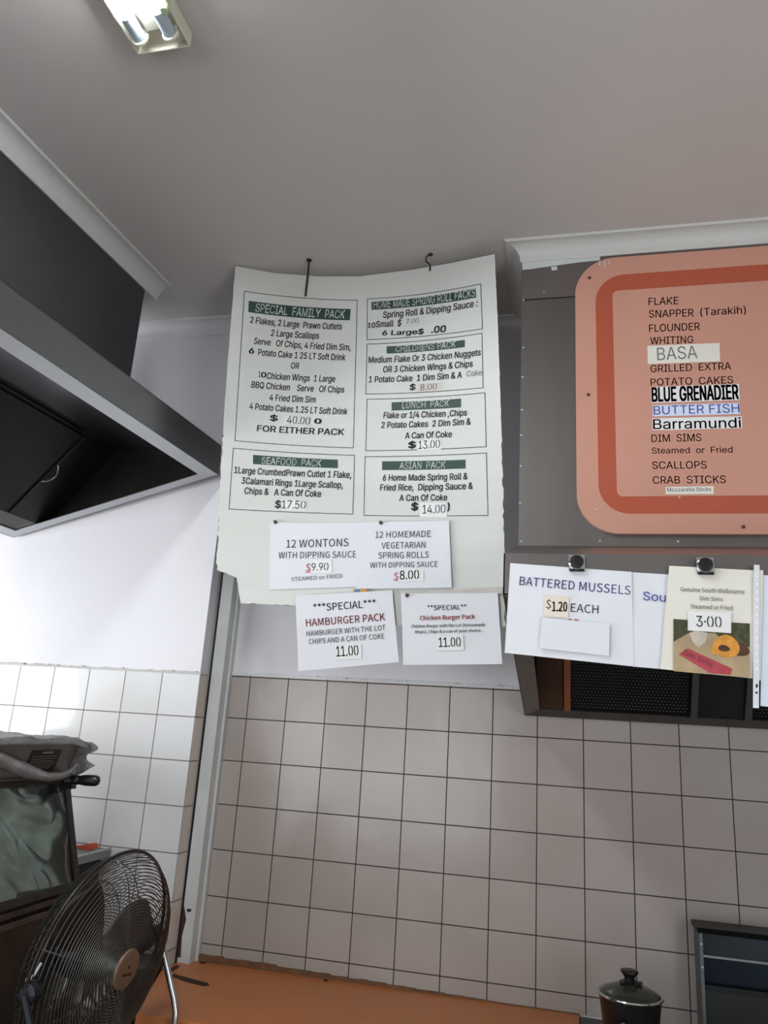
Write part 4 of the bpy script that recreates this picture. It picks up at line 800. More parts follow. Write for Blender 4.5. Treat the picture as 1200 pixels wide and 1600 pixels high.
t = thing('range_hood', 'stainless range hood with black underside, at left of the white menu board', 'range hood', F0)
HT = 2.722
mb = MB()
tt = ev * 0.003
mb.slab(F0, F0 + dv * HL, F0 + dv * HL + [0, 0, HT - F0[2]], F0 + [0, 0, HT - F0[2]], tt)
for b in (0, HL - 0.003):
    p = [hp(0, b), hp(HW, b), hp(HW, b), hp(0, b)]
    p[2] = np.array([p[1][0], p[1][1], HT])
    p[3] = np.array([p[0][0], p[0][1], HT])
    mb.slab(*p, dv * 0.003)
a0, a1, a2, a3 = hp(0, 0), hp(0, HL), hp(HW, HL), hp(HW, 0)
mb.slab(*[np.array([q[0], q[1], HT - 0.003]) for q in (a0, a1, a2, a3)], (0, 0, 0.003))
mb.slab(hp(HW, 0), hp(HW, HL), np.array([a2[0], a2[1], HT]), np.array([a3[0], a3[1], HT]), -tt)
mb.build('canopy', steel_left, t)
LW = 0.052
mb = MB()
mb.slab(hp(0, 0), hp(0, HL), hp(LW, HL - LW), hp(LW, LW), (0, 0, 0.003))
mb.slab(hp(0, 0), hp(LW, LW), hp(HW - LW, LW), hp(HW, 0), (0, 0, 0.003))
mb.slab(hp(HW, 0), hp(HW - LW, LW), hp(HW - LW, HL - LW), hp(HW, HL), (0, 0, 0.003))
mb.build('lip', steel_lip, t)
ZR = HT - 0.006
A_T, A_B = 0.46, 0.745            # filter bank: under the roof -> down to the rear gutter
T0 = F0 + ev * A_T
T0[2] = ZR
B0 = F0 + ev * A_B
B0[2] = hp(A_B, 0)[2] + 0.006
fs_ = B0 - T0                     # down the bank


def fbk(s, b, out=0.0):
    n_ = np.cross(fs_, dv)
    n_ = n_ / np.linalg.norm(n_)
    if n_[2] > 0:
        n_ = -n_
    return T0 + fs_ * s + dv * b + n_ * out


mb = MB()
r0, r1 = F0 + ev * 0.004, F0 + ev * A_T
r0[2] = r1[2] = ZR
mb.slab(r0, r0 + dv * HL, r1 + dv * HL, r1, (0, 0, 0.003))
mb.build('inner_roof', mat('inner_stainless', '#6a686b', 0.22, 0.95, var=0.1, scale=4, stretch=(1, 0.3, 1)), t)
mb = MB()
mb.slab(fbk(0, 0.004), fbk(0, HL), fbk(1, HL), fbk(1, 0.004), (0, 0, 0.003))
e0, e1, e2, e3 = hp(0.004, 0.005), hp(A_B, 0.005), fbk(0, 0.005), r0 + dv * 0.005
mb.slab(e0, e1, e2, e3, dv * 0.002)
mb.slab(hp(A_B, 0.004, 0.005), hp(A_B, HL, 0.005), hp(HW - 0.004, HL, 0.005), hp(HW - 0.004, 0.004, 0.005), (0, 0, 0.003))
mb.build('liner', steel_black, t)


def fsb(px, py):
    n_ = np.cross(fs_, dv)
    p = onplane(px, py, T0, n_) - T0
    b = np.dot(p - fs_ * (np.dot(p, fs_) / np.dot(fs_, fs_)), dv)
    return np.dot(p, fs_) / np.dot(fs_, fs_), b


(q0, fb0), (q1, fb1) = fsb(127.5, 677), fsb(9.4, 806)
fb = (fb0 + fb1) / 2
q0, q1 = max(0.03, q0), min(0.98, q1)
for k in range(3):
    b0 = fb + k * 0.5
    b1 = b0 + 0.485
    if b1 > HL:
        continue
    mb = MB()
    mb.slab(fbk(q0, b0, 0.016), fbk(q0, b1, 0.016), fbk(q1, b1, 0.016), fbk(q1, b0, 0.016), fbk(0, 0) - fbk(0, 0, 0.014))
    fo = mb.build('filter', mat('black_filter', '#141416', 0.45, 0.5, var=0.3, scale=30), t)
    for (p, q) in ((b0, b0 + 0.014), (b1 - 0.03, b1)):
        mb = MB()
        mb.slab(fbk(q0, p, 0.022), fbk(q0, q, 0.022), fbk(q1, q, 0.022), fbk(q1, p, 0.022), fbk(0, 0) - fbk(0, 0, 0.006))
        mb.build('filter_frame', steel_black if p == b0 and k == 0 else steel_left, fo)
    sm = fsb(78, 736)[0]
    mb = MB()
    pth = []
    for i in range(13):
        u = i / 12
        pth.append(fbk(sm - 0.10 + 0.20 * u, b0 + 0.004 - 0.014 * math.sin(math.pi * u), 0.02 + 0.018 * math.sin(math.pi * u) ** 0.6))
    mb.tube(pth, 0.0034, 8)
    mb.build('filter_handle', chrome, fo, smooth=True)
# sheet metal casing up to the ceiling
G0 = np.array([-0.232, -0.485, HT])
mb = MB()
mb.prism([G0, G0 + dv * 1.75, G0 + dv * 1.75 + ev * 0.62, G0 + ev * 0.62], (0, 0, H - HT - 0.001))
mb.build('duct_cover', mat('dark_sheet_steel', '#5d5a5d', 0.42, 0.75, var=0.06, scale=3), t)
g1 = G0 + dv * 1.75
cornice('trim_9', [tuple(g1[:2]), tuple((G0 - dv * 0.075)[:2])], H, cornice_m, 1.12, 1.02)

# ------------------------------------------------------------------ right range hood
BX, BY, BZ = 1.157, -0.470, 2.268
FX, FY, FZ0, FZ1 = 1.159, -1.03, 2.02, 2.115
RY, RZ = -0.035, 1.788
XE = 3.2
t = thing('range_hood', 'stainless range hood casing carrying the pink menu sign, papers pinned along its edge', 'range hood', (BX, FY, RZ))
mb = MB()
mb.box((BX, BY, BZ), (XE, 0.003, 3.095))
mb.build('duct_cover', steel_dark, t)
mb = MB()
mb.box((BX - 0.001, BY - 0.002, 3.098), (XE, 0.002, H - 0.001))
o = mb.build('top_panel', mat('dark_steel_strip', '#7c7572', 0.42, 0.85, var=0.1, scale=5), t)
mb = MB()
# canopy roof sloping out, fascia, end panel
mb.slab((BX, BY - 0.001, BZ), (XE, BY - 0.001, BZ), (XE, FY, FZ1), (FX, FY, FZ1), (0, 0.002, -0.003))
mb.slab((FX, FY, FZ1), (XE, FY, FZ1), (XE, FY, FZ0), (FX, FY, FZ0), (0, 0.003, 0))
mb.prism([(FX, FY, FZ1), (FX, BY, BZ), (FX, 0.0, BZ), (FX, 0.0, RZ), (FX, RY, RZ), (FX, FY, FZ0)], (0.003, 0, 0))
mb.build('canopy', steel_dark, t)
su = np.array([0, FY - RY, FZ0 - RZ])     # rear -> front along the lip plane


def rp(x, b, up=0.0):
    return np.array([x, RY, RZ]) + su * b + np.array([0, 0, up])


mb = MB()
GB = 0.085
mb.slab(rp(FX, 0), rp(FX, 1), rp(FX + 0.052, 0.95), rp(FX + 0.052, GB), (0, 0, 0.003))
mb.build('end_lip', mat('lip_steel', '#6f6a67', 0.4, 0.8, var=0.08), t)
mb = MB()
mb.slab(rp(FX, 0), rp(FX + 0.052, GB), rp(XE, GB), rp(XE, 0), (0, 0, 0.003))
mb.slab(rp(FX, 0), rp(XE, 0), rp(XE, 0, 0.05), rp(FX, 0, 0.05), (0, 0.003, 0))
mb.build('gutter', steel_black, t)
mb = MB()
mb.slab(rp(FX, 1), rp(FX + 0.052, 0.95), rp(XE, 0.95), rp(XE, 1), (0, 0, 0.003))
mb.build('front_lip', steel_lip, t)
gy0 = rp(FX, GB)
rs_ = np.array([0, -0.25, 0.425])
XI = FX + 0.004


def rk(x, s, out=0.0):
    n_ = np.array([0, -0.425, -0.25]) / math.hypot(0.425, 0.25)
    return np.array([x, gy0[1], gy0[2] + 0.004]) + rs_ * s + n_ * out


mb = MB()
mb.slab(rk(XI, 0), rk(XE, 0), rk(XE, 1), rk(XI, 1), (0, 0.003, 0))
ir = rk(XI, 1)
mb.slab((XI, ir[1], ir[2]), (XE, ir[1], ir[2]), (XE, BY, ir[2]), (XI, BY, ir[2]), (0, 0, 0.003))
mb.build('liner', steel_black, t)


def rx(px, py=1085, out=0.01):
    return onplane(px, py, rk(FX, 0, out), (0, -0.425, -0.25))[0]


def rpanel(name, p0, p1, m, out, th=0.006, parent=t):
    mb = MB()
    a, b = rx(p0), rx(p1)
    mb.slab(rk(a, 0.01, out), rk(b, 0.01, out), rk(b, 0.98, out), rk(a, 0.98, out), rk(0, 0) - rk(0, 0, th))
    return mb.build(name, m, parent)


rpanel('blank_panel', 839, 880, steel_brown, 0.008)['label'] = 'brown stained blank panel'
rpanel('side_strip', 881.5, 891.5, orange_edge, 0.02, 0.018)['label'] = 'orange brown edge strip'
mesh_m = mat('filter_mesh_black', '#1a1a1b', 0.35, 0.7, var=0.2, scale=60)
dot_m = mat('filter_mesh_shine', '#b4b6b8', 0.22, 0.9, var=0.1)
for (p0, p1) in ((892, 1079), (1178, 1360)):
    fo = rpanel('filter', p0, p1, mesh_m, 0.008)
    a, b = rx(p0), rx(p1)
    mb = MB()
    nxx = int((b - a) / 0.0105)
    for j in range(26):
        bb = 0.035 + j * 0.0218
        for i in range(nxx):
            x = a + 0.006 + i * 0.0105 + (0.005 if j % 2 else 0)
            if x > b - 0.004:
                continue
            c = rk(x, bb, 0.008)
            r = 0.0030
            up2 = rs_ / np.linalg.norm(rs_) * r
            tip = rk(x, bb, 0.0115)
            mb.add([c + [-r, 0, 0], c - up2, c + [r, 0, 0], c + up2, tip], [(0, 1, 4), (1, 2, 4), (2, 3, 4), (3, 0, 4)])
    mb.build('filter_mesh', dot_m, fo)
rpanel('filter', 1092, 1164, mat('plain_filter', '#1e1f1f', 0.5, 0.4, var=0.15), 0.008)['label'] = 'plain dark panel between the mesh filters'
for (p0, p1) in ((1080, 1090.5), (1165.5, 1176)):
    rpanel('divider', p0, p1, mat('divider_steel', '#57544f', 0.45, 0.7), 0.022, 0.02)
sB = flat(BY)
# rivets down the casing edge and along its foot
rv = [(818, 469), (818, 543), (817, 589), (816, 640), (815, 680), (814, 728), (813, 786), (815, 846), (938, 845), (1060, 846), (850, 456)]
for i, (px, py) in enumerate(rv):
    p = on(px, py, 1, BY)
    if i == 0:
        mb = MB()
        mb.lathe([(0.0038, 0), (0.0034, 0.0015), (0.002, 0.0025)], p, (0, -1, 0), 10)
        r0 = mb.build('rivet', steel_lip, t, smooth=True)
        r0p = p
    else:
        r = r0.copy()
        COL.objects.link(r)
        r.parent = t
        r.location = Vector(p - r0p)
# slapped-on white filler under the cornice, with drips
L = Letters(flat(BY - 0.002), 0.0006)
fil = mat('white_filler', '#c3c8c6', 0.6, bump=0.3, bscale=60)
L.strip([(816, 408), (836, 405), (836, 420), (816, 422)], fil)
L.strip([(836, 406), (870, 403), (870, 415), (836, 419.5)], fil)
L.strip([(870, 404), (905, 401), (905, 410), (870, 415)], fil)
L.strip([(905, 402), (938, 399.5), (937, 407), (905, 410)], fil)
L.strip([(861, 417), (870, 416), (871, 422), (862, 423)], fil)
L.build(t, 'filler_smear')

# ------------------------------------------------------------------ the white menu board
def bf(x, z):
    u = (x - 0.60) / 0.49
    w = min(1.2, max(0.0, (z - 2.2) / 1.05))
    sag = 0.025 + 0.062 * w
    return -0.515 + sag * (1 - min(u * u, 1.6)) + (3.27 - z) * 0.13


SB = Surf(bf)


def c1(x, y):
    return (330 + x / 2.5532, 380 + y / 2.5532)


def c2(x, y):
    return (320 + x / 2.4, 690 + y / 2.4)


def plerp(pl, x):
    for (a, b), (c, d) in zip(pl, pl[1:]):
        if x <= c:
            return b + (d - b) * (x - a) / (c - a)
    return pl[-1][1]


bo = SB.at(SB.un(560, 432))
t = thing('menu_board', 'large bowed white menu board of meal packs hanging from the ceiling', 'menu board', bo)
top = [(368, 416), (430, 427), (500, 432), (560, 432), (640, 422), (700, 412), (773, 397)]
bot = [(338.5, 890), (366, 901), (370, 903), (371, 942), (466, 946), (474, 976), (620, 977), (789, 979)]
NC, NR = 72, 84
vs = []
for lay in (0.0, -0.005):
    for j in range(NR + 1):
        v = j / NR
        for i in range(NC + 1):
            u = i / NC
            xt = 368 + (773 - 368) * u
            xb = 338.5 + (789 - 338.5) * u
            a = np.array([xt, plerp(top, xt)])
            b = np.array([xb, plerp(bot, xb)])
            # columns keep straight until close to the stepped foot
            b2 = np.array([xb, max(b[1], 890 + 90 * u)]) if u > 0.08 else b
            p = a + (b - a) * v
            if i == 0:
                p[0] += -3.5 * math.sin(math.pi * v) + (random.uniform(-1.6, 1.6) if v > 0.55 else random.uniform(-0.3, 0.3))
            if i == NC:
                p[0] += 3.0 * math.sin(math.pi * v) + (random.uniform(-0.3, 0.3) if v < 0.5 else random.uniform(-1.3, 1.3))
            if j == NR:
                p[1] += random.uniform(-0.8, 0.8)
            q = SB.un(*p)
            vs.append(SB.at(q, lay))
N = (NC + 1) * (NR + 1)
fs = []
for j in range(NR):
    for i in range(NC):
        a = j * (NC + 1) + i
        b, c, d = a + 1, a + NC + 2, a + NC + 1
        fs += [(a, d, c, b), (N + a, N + b, N + c, N + d)]
rim = [i for i in range(NC + 1)] + [j * (NC + 1) + NC for j in range(1, NR + 1)] + [NR * (NC + 1) + i for i in range(NC - 1, -1, -1)] + [j * (NC + 1) for j in range(NR - 1, 0, -1)]
nf = len(fs)
for k in range(len(rim)):
    a, b = rim[k], rim[(k + 1) % len(rim)]
    fs.append((a, b, N + b, N + a))
mb = MB()
mb.add(vs, fs[:nf], 0)
mb.add([], [], 0)
for f in fs[nf:]:
    mb.f.append(list(f))
    mb.m.append(1)
mb.build('panel', [board_m, board_back], t, fix=True)

# boxes: corner photo points TL TR BR BL, headings, lines
BOXES = [
    ([c1(133, 192), c1(583, 228), c1(567, 817), c1(95, 788)],
     [c1(150, 230), c1(557, 263), c1(553, 308), c1(148, 275)]),
    ([c1(623, 223), c1(1075, 163), c1(1082, 342), c1(622, 385)],
     [c1(640, 235), c1(1055, 180), c1(1057, 217), c1(640, 266)]),
    ([c1(622, 403), c1(1080, 360), c1(1085, 577), c1(617, 602)],
     [c1(700, 412), c1(1012, 386), c1(1012, 415), c1(700, 441)]),
    ([c1(622, 623), c1(1092, 597), c1(1097, 812), c1(617, 828)],
     [c1(720, 635), c1(997, 620), c1(997, 655), c1(720, 668)]),
    ([c2(107, 25), c2(562, 52), c2(555, 272), c2(91, 253)],
     [c2(181, 50), c2(499, 68), c2(499, 100), c2(181, 84)]),
    ([c2(601, 57), c2(1056, 43), c2(1062, 277), c2(597, 277)],
     [c2(665, 74), c2(978, 68), c2(978, 101), c2(665, 107)]),
]


def outline(mb, s, pts, off, w=0.0022, mi=0):
    q = [s.un(*p) for p in pts]
    ctr = sum(q) / 4
    for k in range(4):
        a, b = q[k], q[(k + 1) % 4]
        tdir = (b - a) / np.linalg.norm(b - a)
        nn = np.array([-tdir[1], tdir[0]])
        patch(mb, s, [a + nn * w / 2 - tdir * w / 2, b + nn * w / 2 + tdir * w / 2, b - nn * w / 2 + tdir * w / 2, a - nn * w / 2 - tdir * w / 2], off, mi, nx=16, ny=1)


PACKS = []
for box, band in BOXES:
    mb = MB()
    outline(mb, SB, box, 0.0008)
    bo_ = mb.build('pack_box', black_ink, t, fix=False)
    mb = MB()
    patch(mb, SB, [SB.un(*p) for p in band], 0.0008, nx=16)
    mb.build('heading_band', green_band, bo_, fix=False)
    PACKS.append((box, bo_, Letters(SB, 0.0014)))


class PackLetters:
    """sends each line to the pack box it stands in"""

    def line(self, txt, a, b, *k, **kw):
        m = ((a[0] + b[0]) / 2, (a[1] + b[1]) / 2 - 4)
        for box, o, L in PACKS:
            if inside(m, box):
                return L.line(txt, a, b, *k, **kw)
        raise ValueError(txt)

    def build(self, parent):
        for box, o, L in PACKS:
            L.build(o)


def stick(parent, s, pts, m, off, name='price_sticker'):
    if parent is t and s is SB and t.get('category') == 'menu board':
        m_ = (sum(p[0] for p in pts) / 4, sum(p[1] for p in pts) / 4 - 2)
        parent = [o for box, o, L in PACKS if inside(m_, box)][0]
    mb = MB()
    sheet(mb, s, pts, off, 0.0005, 4, 2)
    return mb.build(name, m, parent)


K700 = stick(t, SB, [c1(766, 302), c1(845, 290), c1(848, 322), c1(768, 334)], mat('faded_sticker', '#c9cfca', 0.5), 0.0008)
K800 = stick(t, SB, [c1(825, 562), c1(920, 556), c1(921, 586), c1(826, 594)], tan_paper, 0.0008)
K13 = stick(t, SB, [c1(822, 788), c1(916, 782), c1(918, 822), c1(823, 828)], sticker_w, 0.0008)
K17 = stick(t, SB, [c2(288, 218), c2(381, 222), c2(380, 260), c2(287, 256)], sticker_w, 0.0008)
K14 = stick(t, SB, [c2(806, 230), c2(907, 229), c2(908, 283), c2(807, 284)], sticker_w, 0.0008)
K40 = stick(t, SB, [c1(290, 690), c1(395, 696), c1(393, 728), c1(289, 722)], mat('faded_sticker', '#c9cfca', 0.5), 0.0008)

L = PackLetters()
K = black_ink
WB = 0.022
L.line('SPECIAL  FAMILY  PACK', c1(175, 273), c1(531, 301), 33 / 2.5532, white_ink, 0.010)
for (s, a, b, c, cap) in [
    ('2 Flakes, 2 Large  Prawn Cutlets', (155, 318), (521, 345), 1, 25), ('2 Large Scallops', (238, 370), (430, 382), 1, 25),
    ('Serve   Of Chips, 4 Fried Dim Sim,', (170, 402), (556, 428), 1, 25), ('Potato Cake 1 25 LT Soft Drink', (187, 447), (535, 468), 1, 25),
    ('OR', (317, 500), (350, 502), 1, 24), ('Chicken Wings  1 Large', (221, 541), (494, 554), 1, 25),
    ('BBQ Chicken    Serve   Of Chips', (160, 576), (530, 597), 1, 25), ('4 Fried Dim Sim', (232, 628), (416, 637), 1, 25),
    ('4 Potato Cakes 1.25 LT Soft Drink', (152, 662), (543, 684), 1, 25),
    ('Spring Roll & Dipping Sauce :', (685, 299), (1062, 252), 1, 25), ('Small  $', (657, 336), (758, 330), 1, 24),
    ('Medium Flake Or 3 Chicken Nuggets', (627, 478), (1075, 448), 1, 24), ('OR 3 Chicken Wings & Chips', (685, 516), (1043, 493), 1, 24),
    ('1 Potato Cake  1 Dim Sim & A', (628, 556), (1000, 538), 1, 24),
    ('Flake or 1/4 Chicken ,Chips', (687, 699), (1020, 688), 1, 24), ('2 Potato Cakes  2 Dim Sim &', (678, 738), (1035, 724), 1, 24),
    ('A Can Of Coke', (773, 780), (960, 774), 1, 24),
    ('1Large CrumbedPrawn Cutlet 1 Flake,', (110, 118), (549, 137), 2, 24), ('3Calamari Rings 1Large Scallop,', (137, 158), (517, 175), 2, 24),
    ('Chips &   A Can Of Coke', (148, 196), (436, 208), 2, 24), ('6 Home Made Spring Roll &', (667, 147), (985, 142), 2, 23),
    ('Fried Rice,  Dipping Sauce &', (657, 184), (1005, 178), 2, 23), ('A Can Of Coke', (729, 223), (909, 221), 2, 23)]:
    f = c1 if c == 1 else c2
    sc = 2.5532 if c == 1 else 2.4
    L.line(s, f(*a), f(*b), cap / sc, K, WB)
L.line('HOME MADE SPRING ROLL PACKS', c1(647, 261), c1(1052, 213), 30 / 2.55, white_ink, 0.010)
L.line('CHILDRENS PACK', c1(735, 435), c1(975, 415), 24 / 2.55, white_ink, 0.010)
L.line('LUNCH  PACK', c1(762, 660), c1(948, 651), 25 / 2.55, white_ink, 0.010)
L.line('SEAFOOD  PACK', c2(212, 83), c2(436, 94), 25 / 2.4, white_ink, 0.010)
L.line('ASIAN  PACK', c2(730, 103), c2(902, 100), 25 / 2.4, white_ink, 0.010)
L.line('6', c1(150, 440), c1(172, 441), 22 / 2.55, purple_ink, 0.04)
L.line('1', c1(189, 534), c1(197, 534), 22 / 2.55, purple_ink, 0.02)
L.line('0', c1(198, 535), c1(220, 536), 20 / 2.55, purple_ink, 0.04)
L.line('$', c1(233, 708), c1(265, 710), 22 / 2.55, K, 0.03)
L.line('40.00', c1(302, 719), c1(393, 725), 30 / 2.55, K, 0.0, stencil=True, off=0.0022, to=K40)
L.line('0', c1(410, 719), c1(440, 721), 19 / 2.55, K, 0.05)
L.line('FOR EITHER PACK', c1(182, 750), c1(530, 766), 24 / 2.55, K, 0.025)
L.line('10', c1(624, 339), c1(655, 337), 20 / 2.55, purple_ink, 0.035)
L.line('7.00', c1(777, 324), c1(828, 319), 20 / 2.55, faint_ink, 0, stencil=True, off=0.0022, to=K700)
L.line('6 Large$', c1(681, 368), c1(848, 362), 19 / 2.55, K, 0.03)
L.line('.00', c1(877, 359), c1(936, 355), 26 / 2.55, K, 0.04)
L.line('Coke', c1(1018, 533), c1(1080, 527), 22 / 2.55, faint_ink, 0.0)
L.line('$', c1(790, 586), c1(815, 585), 22 / 2.55, K, 0.025)
L.line('8.00', c1(834, 588), c1(900, 584), 24 / 2.55, faint_ink, 0, stencil=True, off=0.0022, to=K800)
L.line('$', c1(785, 818), c1(817, 816), 24 / 2.55, K, 0.04)
L.line('13.00', c1(826, 822), c1(912, 817), 32 / 2.55, K, 0.0, stencil=True, off=0.0022, to=K13)
L.line('$', c2(262, 248), c2(285, 249), 26 / 2.4, K, 0.02)
L.line('17.50', c2(288, 251), c2(378, 253), 30 / 2.4, K, 0.0, stencil=True, off=0.0022, to=K17)
L.line('$', c2(773, 257), c2(800, 257), 26 / 2.4, K, 0.04)
L.line('14.00', c2(816, 271), c2(902, 268), 32 / 2.4, K, 0.0, stencil=True, off=0.0022, to=K14)
L.line(')', c2(909, 257), c2(918, 257), 26 / 2.4, K, 0.05)
L.build(t)

# the two ceiling hooks that carry it
hook_m = mat('rusty_wire', '#33251f', 0.6, 0.5, var=0.3, scale=40)
pc = on(483, 406, 2, H)
mb = MB()
b1 = SB.at(SB.un(482, 430), 0.006)
b2 = SB.at(SB.un(478, 464), 0.006)
mb.tube([pc, pc + [0, 0, -0.012], b1, b2], 0.0032, 8)
mb.lathe([(0.010, 0), (0.006, 0.006)], (pc[0], pc[1], H - 0.0005), (0, 0, -1), 12)
tag(mb.build('ceiling_hook', hook_m, loc=tuple(pc), smooth=True), 'straight rusty rod holding the menu board by its upper left part', 'hook')
pc = on(673, 397, 2, H)
mb = MB()
b1 = SB.at(SB.un(672, 424), 0.004)
q = np.array(b1)
pth = [pc, pc + [-0.014, 0, -0.008], pc + [-0.016, 0.0, -0.026], pc + [-0.006, -0.0, -0.036]]
pth += [q + [0.0, -0.0, 0.022], q + [0, 0, 0.0]]
mb.tube(pth, 0.0026, 8)
mb.lathe([(0.008, 0), (0.004, 0.006)], (pc[0], pc[1], H - 0.0005), (0, 0, -1), 12)
tag(mb.build('ceiling_hook', hook_m, loc=tuple(pc), smooth=True), 'looped rusty wire holding the menu board by its upper right part', 'hook')


# ------------------------------------------------------------------ papers pinned to the board foot
def pin(px, py, s, off, label):
    p = np.array(s.at(s.un(px, py), off))
    mb = MB()
    mb.lathe([(0.0062, 0), (0.0062, 0.003), (0.004, 0.006), (0.0048, 0.010)], p, (0, -1, 0), 14)
    return tag(mb.build('drawing_pin', mat('dull_pin', '#4d4a47', 0.45, 0.6), loc=tuple(p), smooth=True), label, 'pin')


pts = [c2(247, 304), c2(573, 306), c2(572, 545), c2(243, 556)]
t = thing('paper_sign', 'white paper sign for 12 wontons pinned to the menu board', 'sign', SB.at(SB.un(*pts[3])))
mb = MB()
sheet(mb, SB, pts, 0.004, 0.0008, wav=0.002, seed=1)
mb.build('sheet', paper, t, smooth=True)
STK = stick(t, SB, [c2(402, 447), c2(478, 443), c2(480, 494), c2(401, 496)], sticker_w, 0.0072)
L = Letters(SB, 0.0076, 'S')
L.line('12 WONTONS', c2(308, 400), c2(541, 394), 29 / 2.4, K)
L.line('WITH DIPPING SAUCE', c2(279, 440), c2(570, 436), 24 / 2.4, K)
L.line('$', c2(380, 487), c2(399, 487), 26 / 2.4, red_ink)
L.strip([c2(379, 491), c2(400, 491), c2(400, 493), c2(379, 493)], red_ink)
L.line('9.90', c2(403, 486), c2(466, 484), 28 / 2.4, K, 0, stencil=True, off=0.0084, to=STK)
L.line('STEAMED or FRIED', c2(327, 526), c2(518, 512), 15 / 2.4, mat('dark_pencil', '#3c3f42', 0.7))
L.build(t)

pts = [c2(569, 304), c2(917, 299), c2(928, 549), c2(569, 554)]
t = thing('paper_sign', 'white paper sign for 12 homemade vegetarian spring rolls pinned to the menu board', 'sign', SB.at(SB.un(*pts[3])))
mb = MB()
sheet(mb, SB, pts, 0.007, 0.0008, wav=0.002, seed=2)
mb.build('sheet', paper, t, smooth=True)
STK = stick(t, SB, [c2(731, 483), c2(822, 481), c2(823, 525), c2(731, 527)], sticker_w, 0.0102)
L = Letters(SB, 0.0106, 'S')
L.line('12 HOMEMADE', c2(642, 364), c2(849, 360), 23 / 2.4, K)
L.line('VEGETARIAN', c2(665, 404), c2(829, 401), 23 / 2.4, K)
L.line('SPRING ROLLS', c2(653, 441), c2(841, 438), 23 / 2.4, K)
L.line('WITH DIPPING SAUCE', c2(622, 476), c2(875, 472), 20 / 2.4, K)
L.line('$', c2(711, 519), c2(728, 519), 24 / 2.4, red_ink)
L.strip([c2(710, 522), c2(728, 522), c2(728, 524), c2(710, 524)], red_ink)
L.line('8.00', c2(734, 520), c2(806, 517), 33 / 2.4, K, 0.01, stencil=True, off=0.0114, to=STK)
L.build(t)
pin(*c2(268, 304), SB, 0.006, 'dull pin at upper left of the wontons sign')
pin(*c2(663, 307), SB, 0.0095, 'dull pin at top of the spring rolls sign')

pts = [c2(345, 580), c2(706, 560), c2(731, 828), c2(357, 862)]
t = thing('paper_sign', 'tilted paper sign in a clear sleeve, hamburger pack in red', 'sign', SB.at(SB.un(*pts[3])))
mb = MB()
sheet(mb, SB, pts, 0.011, 0.001, wav=0.004, seed=3)
mb.build('sheet', sleeve, t, smooth=True)
STK = stick(t, SB, [c2(494, 769), c2(591, 763), c2(593, 816), c2(496, 821)], sticker_w, 0.0162)
L = Letters(SB, 0.0165, 'S')
L.line('***SPECIAL***', c2(413, 640), c2(646, 623), 27 / 2.4, navy_ink, 0.005)
L.line('HAMBURGER PACK', c2(386, 696), c2(681, 673), 27 / 2.4, red_ink, 0.005)
L.line('HAMBURGER WITH THE LOT', c2(388, 732), c2(682, 709), 19 / 2.4, K)
L.line('CHIPS AND A CAN OF COKE', c2(396, 762), c2(678, 741), 19 / 2.4, K)
L.line('11.00', c2(499, 808), c2(582, 803), 38 / 2.4, K, 0.01, stencil=True, off=0.0174, to=STK)
L.build(t)

pts = [c2(740, 572), c2(1100, 570), c2(1117, 836), c2(748, 839)]
t = thing('paper_sign', 'paper sign in a stained clear sleeve, chicken burger pack in small print', 'sign', SB.at(SB.un(*pts[3])))
mb = MB()
sheet(mb, SB, pts, 0.012, 0.001, wav=0.005, seed=4)
mb.build('sheet', sleeve, t, smooth=True)
mb = MB()
sheet(mb, SB, [c2(733, 566), c2(1116, 548), c2(1118, 572), c2(738, 582)], 0.0085, 0.0008, wav=0.002, seed=5)
mb.build('binding_strip', mat('grimy_plastic', '#b7b2ab', 0.35, var=0.12, scale=20), t, smooth=True)
STK = stick(t, SB, [c2(873, 733), c2(972, 729), c2(975, 784), c2(875, 786)], sticker_w, 0.0182)
L = Letters(SB, 0.0185, 'S')
L.line('**SPECIAL**', c2(838, 636), c2(984, 633), 18 / 2.4, navy_ink, 0.01)
L.line('Chicken Burger Pack', c2(810, 673), c2(1015, 667), 16 / 2.4, red_ink, 0.02)
L.line('Chicken Burger with the Lot (homemade', c2(778, 701), c2(1053, 695), 11 / 2.4, K, 0.01)
L.line('Mayo), Chips & a can of your choice.', c2(793, 722), c2(1040, 716), 11 / 2.4, K, 0.01)
L.line('11.00', c2(881, 773), c2(963, 771), 35 / 2.4, K, 0.01, stencil=True, off=0.0194, to=STK)
L.build(t)
pin(*c2(762, 580), SB, 0.016, 'dull pin at upper left of the chicken burger sleeve')
mb = MB()
sheet(mb, SB, [c2(560, 556), c2(612, 555), c2(613, 569), c2(560, 571)], 0.0125, 0.0006, 4, 2, mi=0)
sheet(mb, SB, [c2(566, 557), c2(585, 557), c2(584, 570), c2(566, 570)], 0.0132, 0.0004, 3, 2, mi=1)
tag(mb.build('tape', [mat('tan_tape', '#b98b45', 0.5), mat('blue_scrap', '#3c6f9a', 0.5)], loc=SB.at(SB.un(*c2(585, 563)))),
    'scrap of tan and blue tape above the hamburger sign', 'tape')

# ------------------------------------------------------------------ pink fish menu sign
def c3(x, y):
    return (780 + x / 2.857, 340 + y / 2.857)


SY = BY - 0.018
SP = flat(SY)
t = thing('menu_sign', 'salmon pink acrylic sign with rust border listing the fish', 'menu sign', (1.328, BY, 2.30))


def rrect(x0, x1, z0, z1, r, n=14):
    out = []
    for (cx, cz, a0) in ((x1 - r, z1 - r, 0), (x0 + r, z1 - r, 90), (x0 + r, z0 + r, 180), (x1 - r, z0 + r, 270)):
        for i in range(n + 1):
            a = math.radians(a0 + 90 * i / n)
            out.append((cx + r * math.cos(a), cz + r * math.sin(a)))
    return out


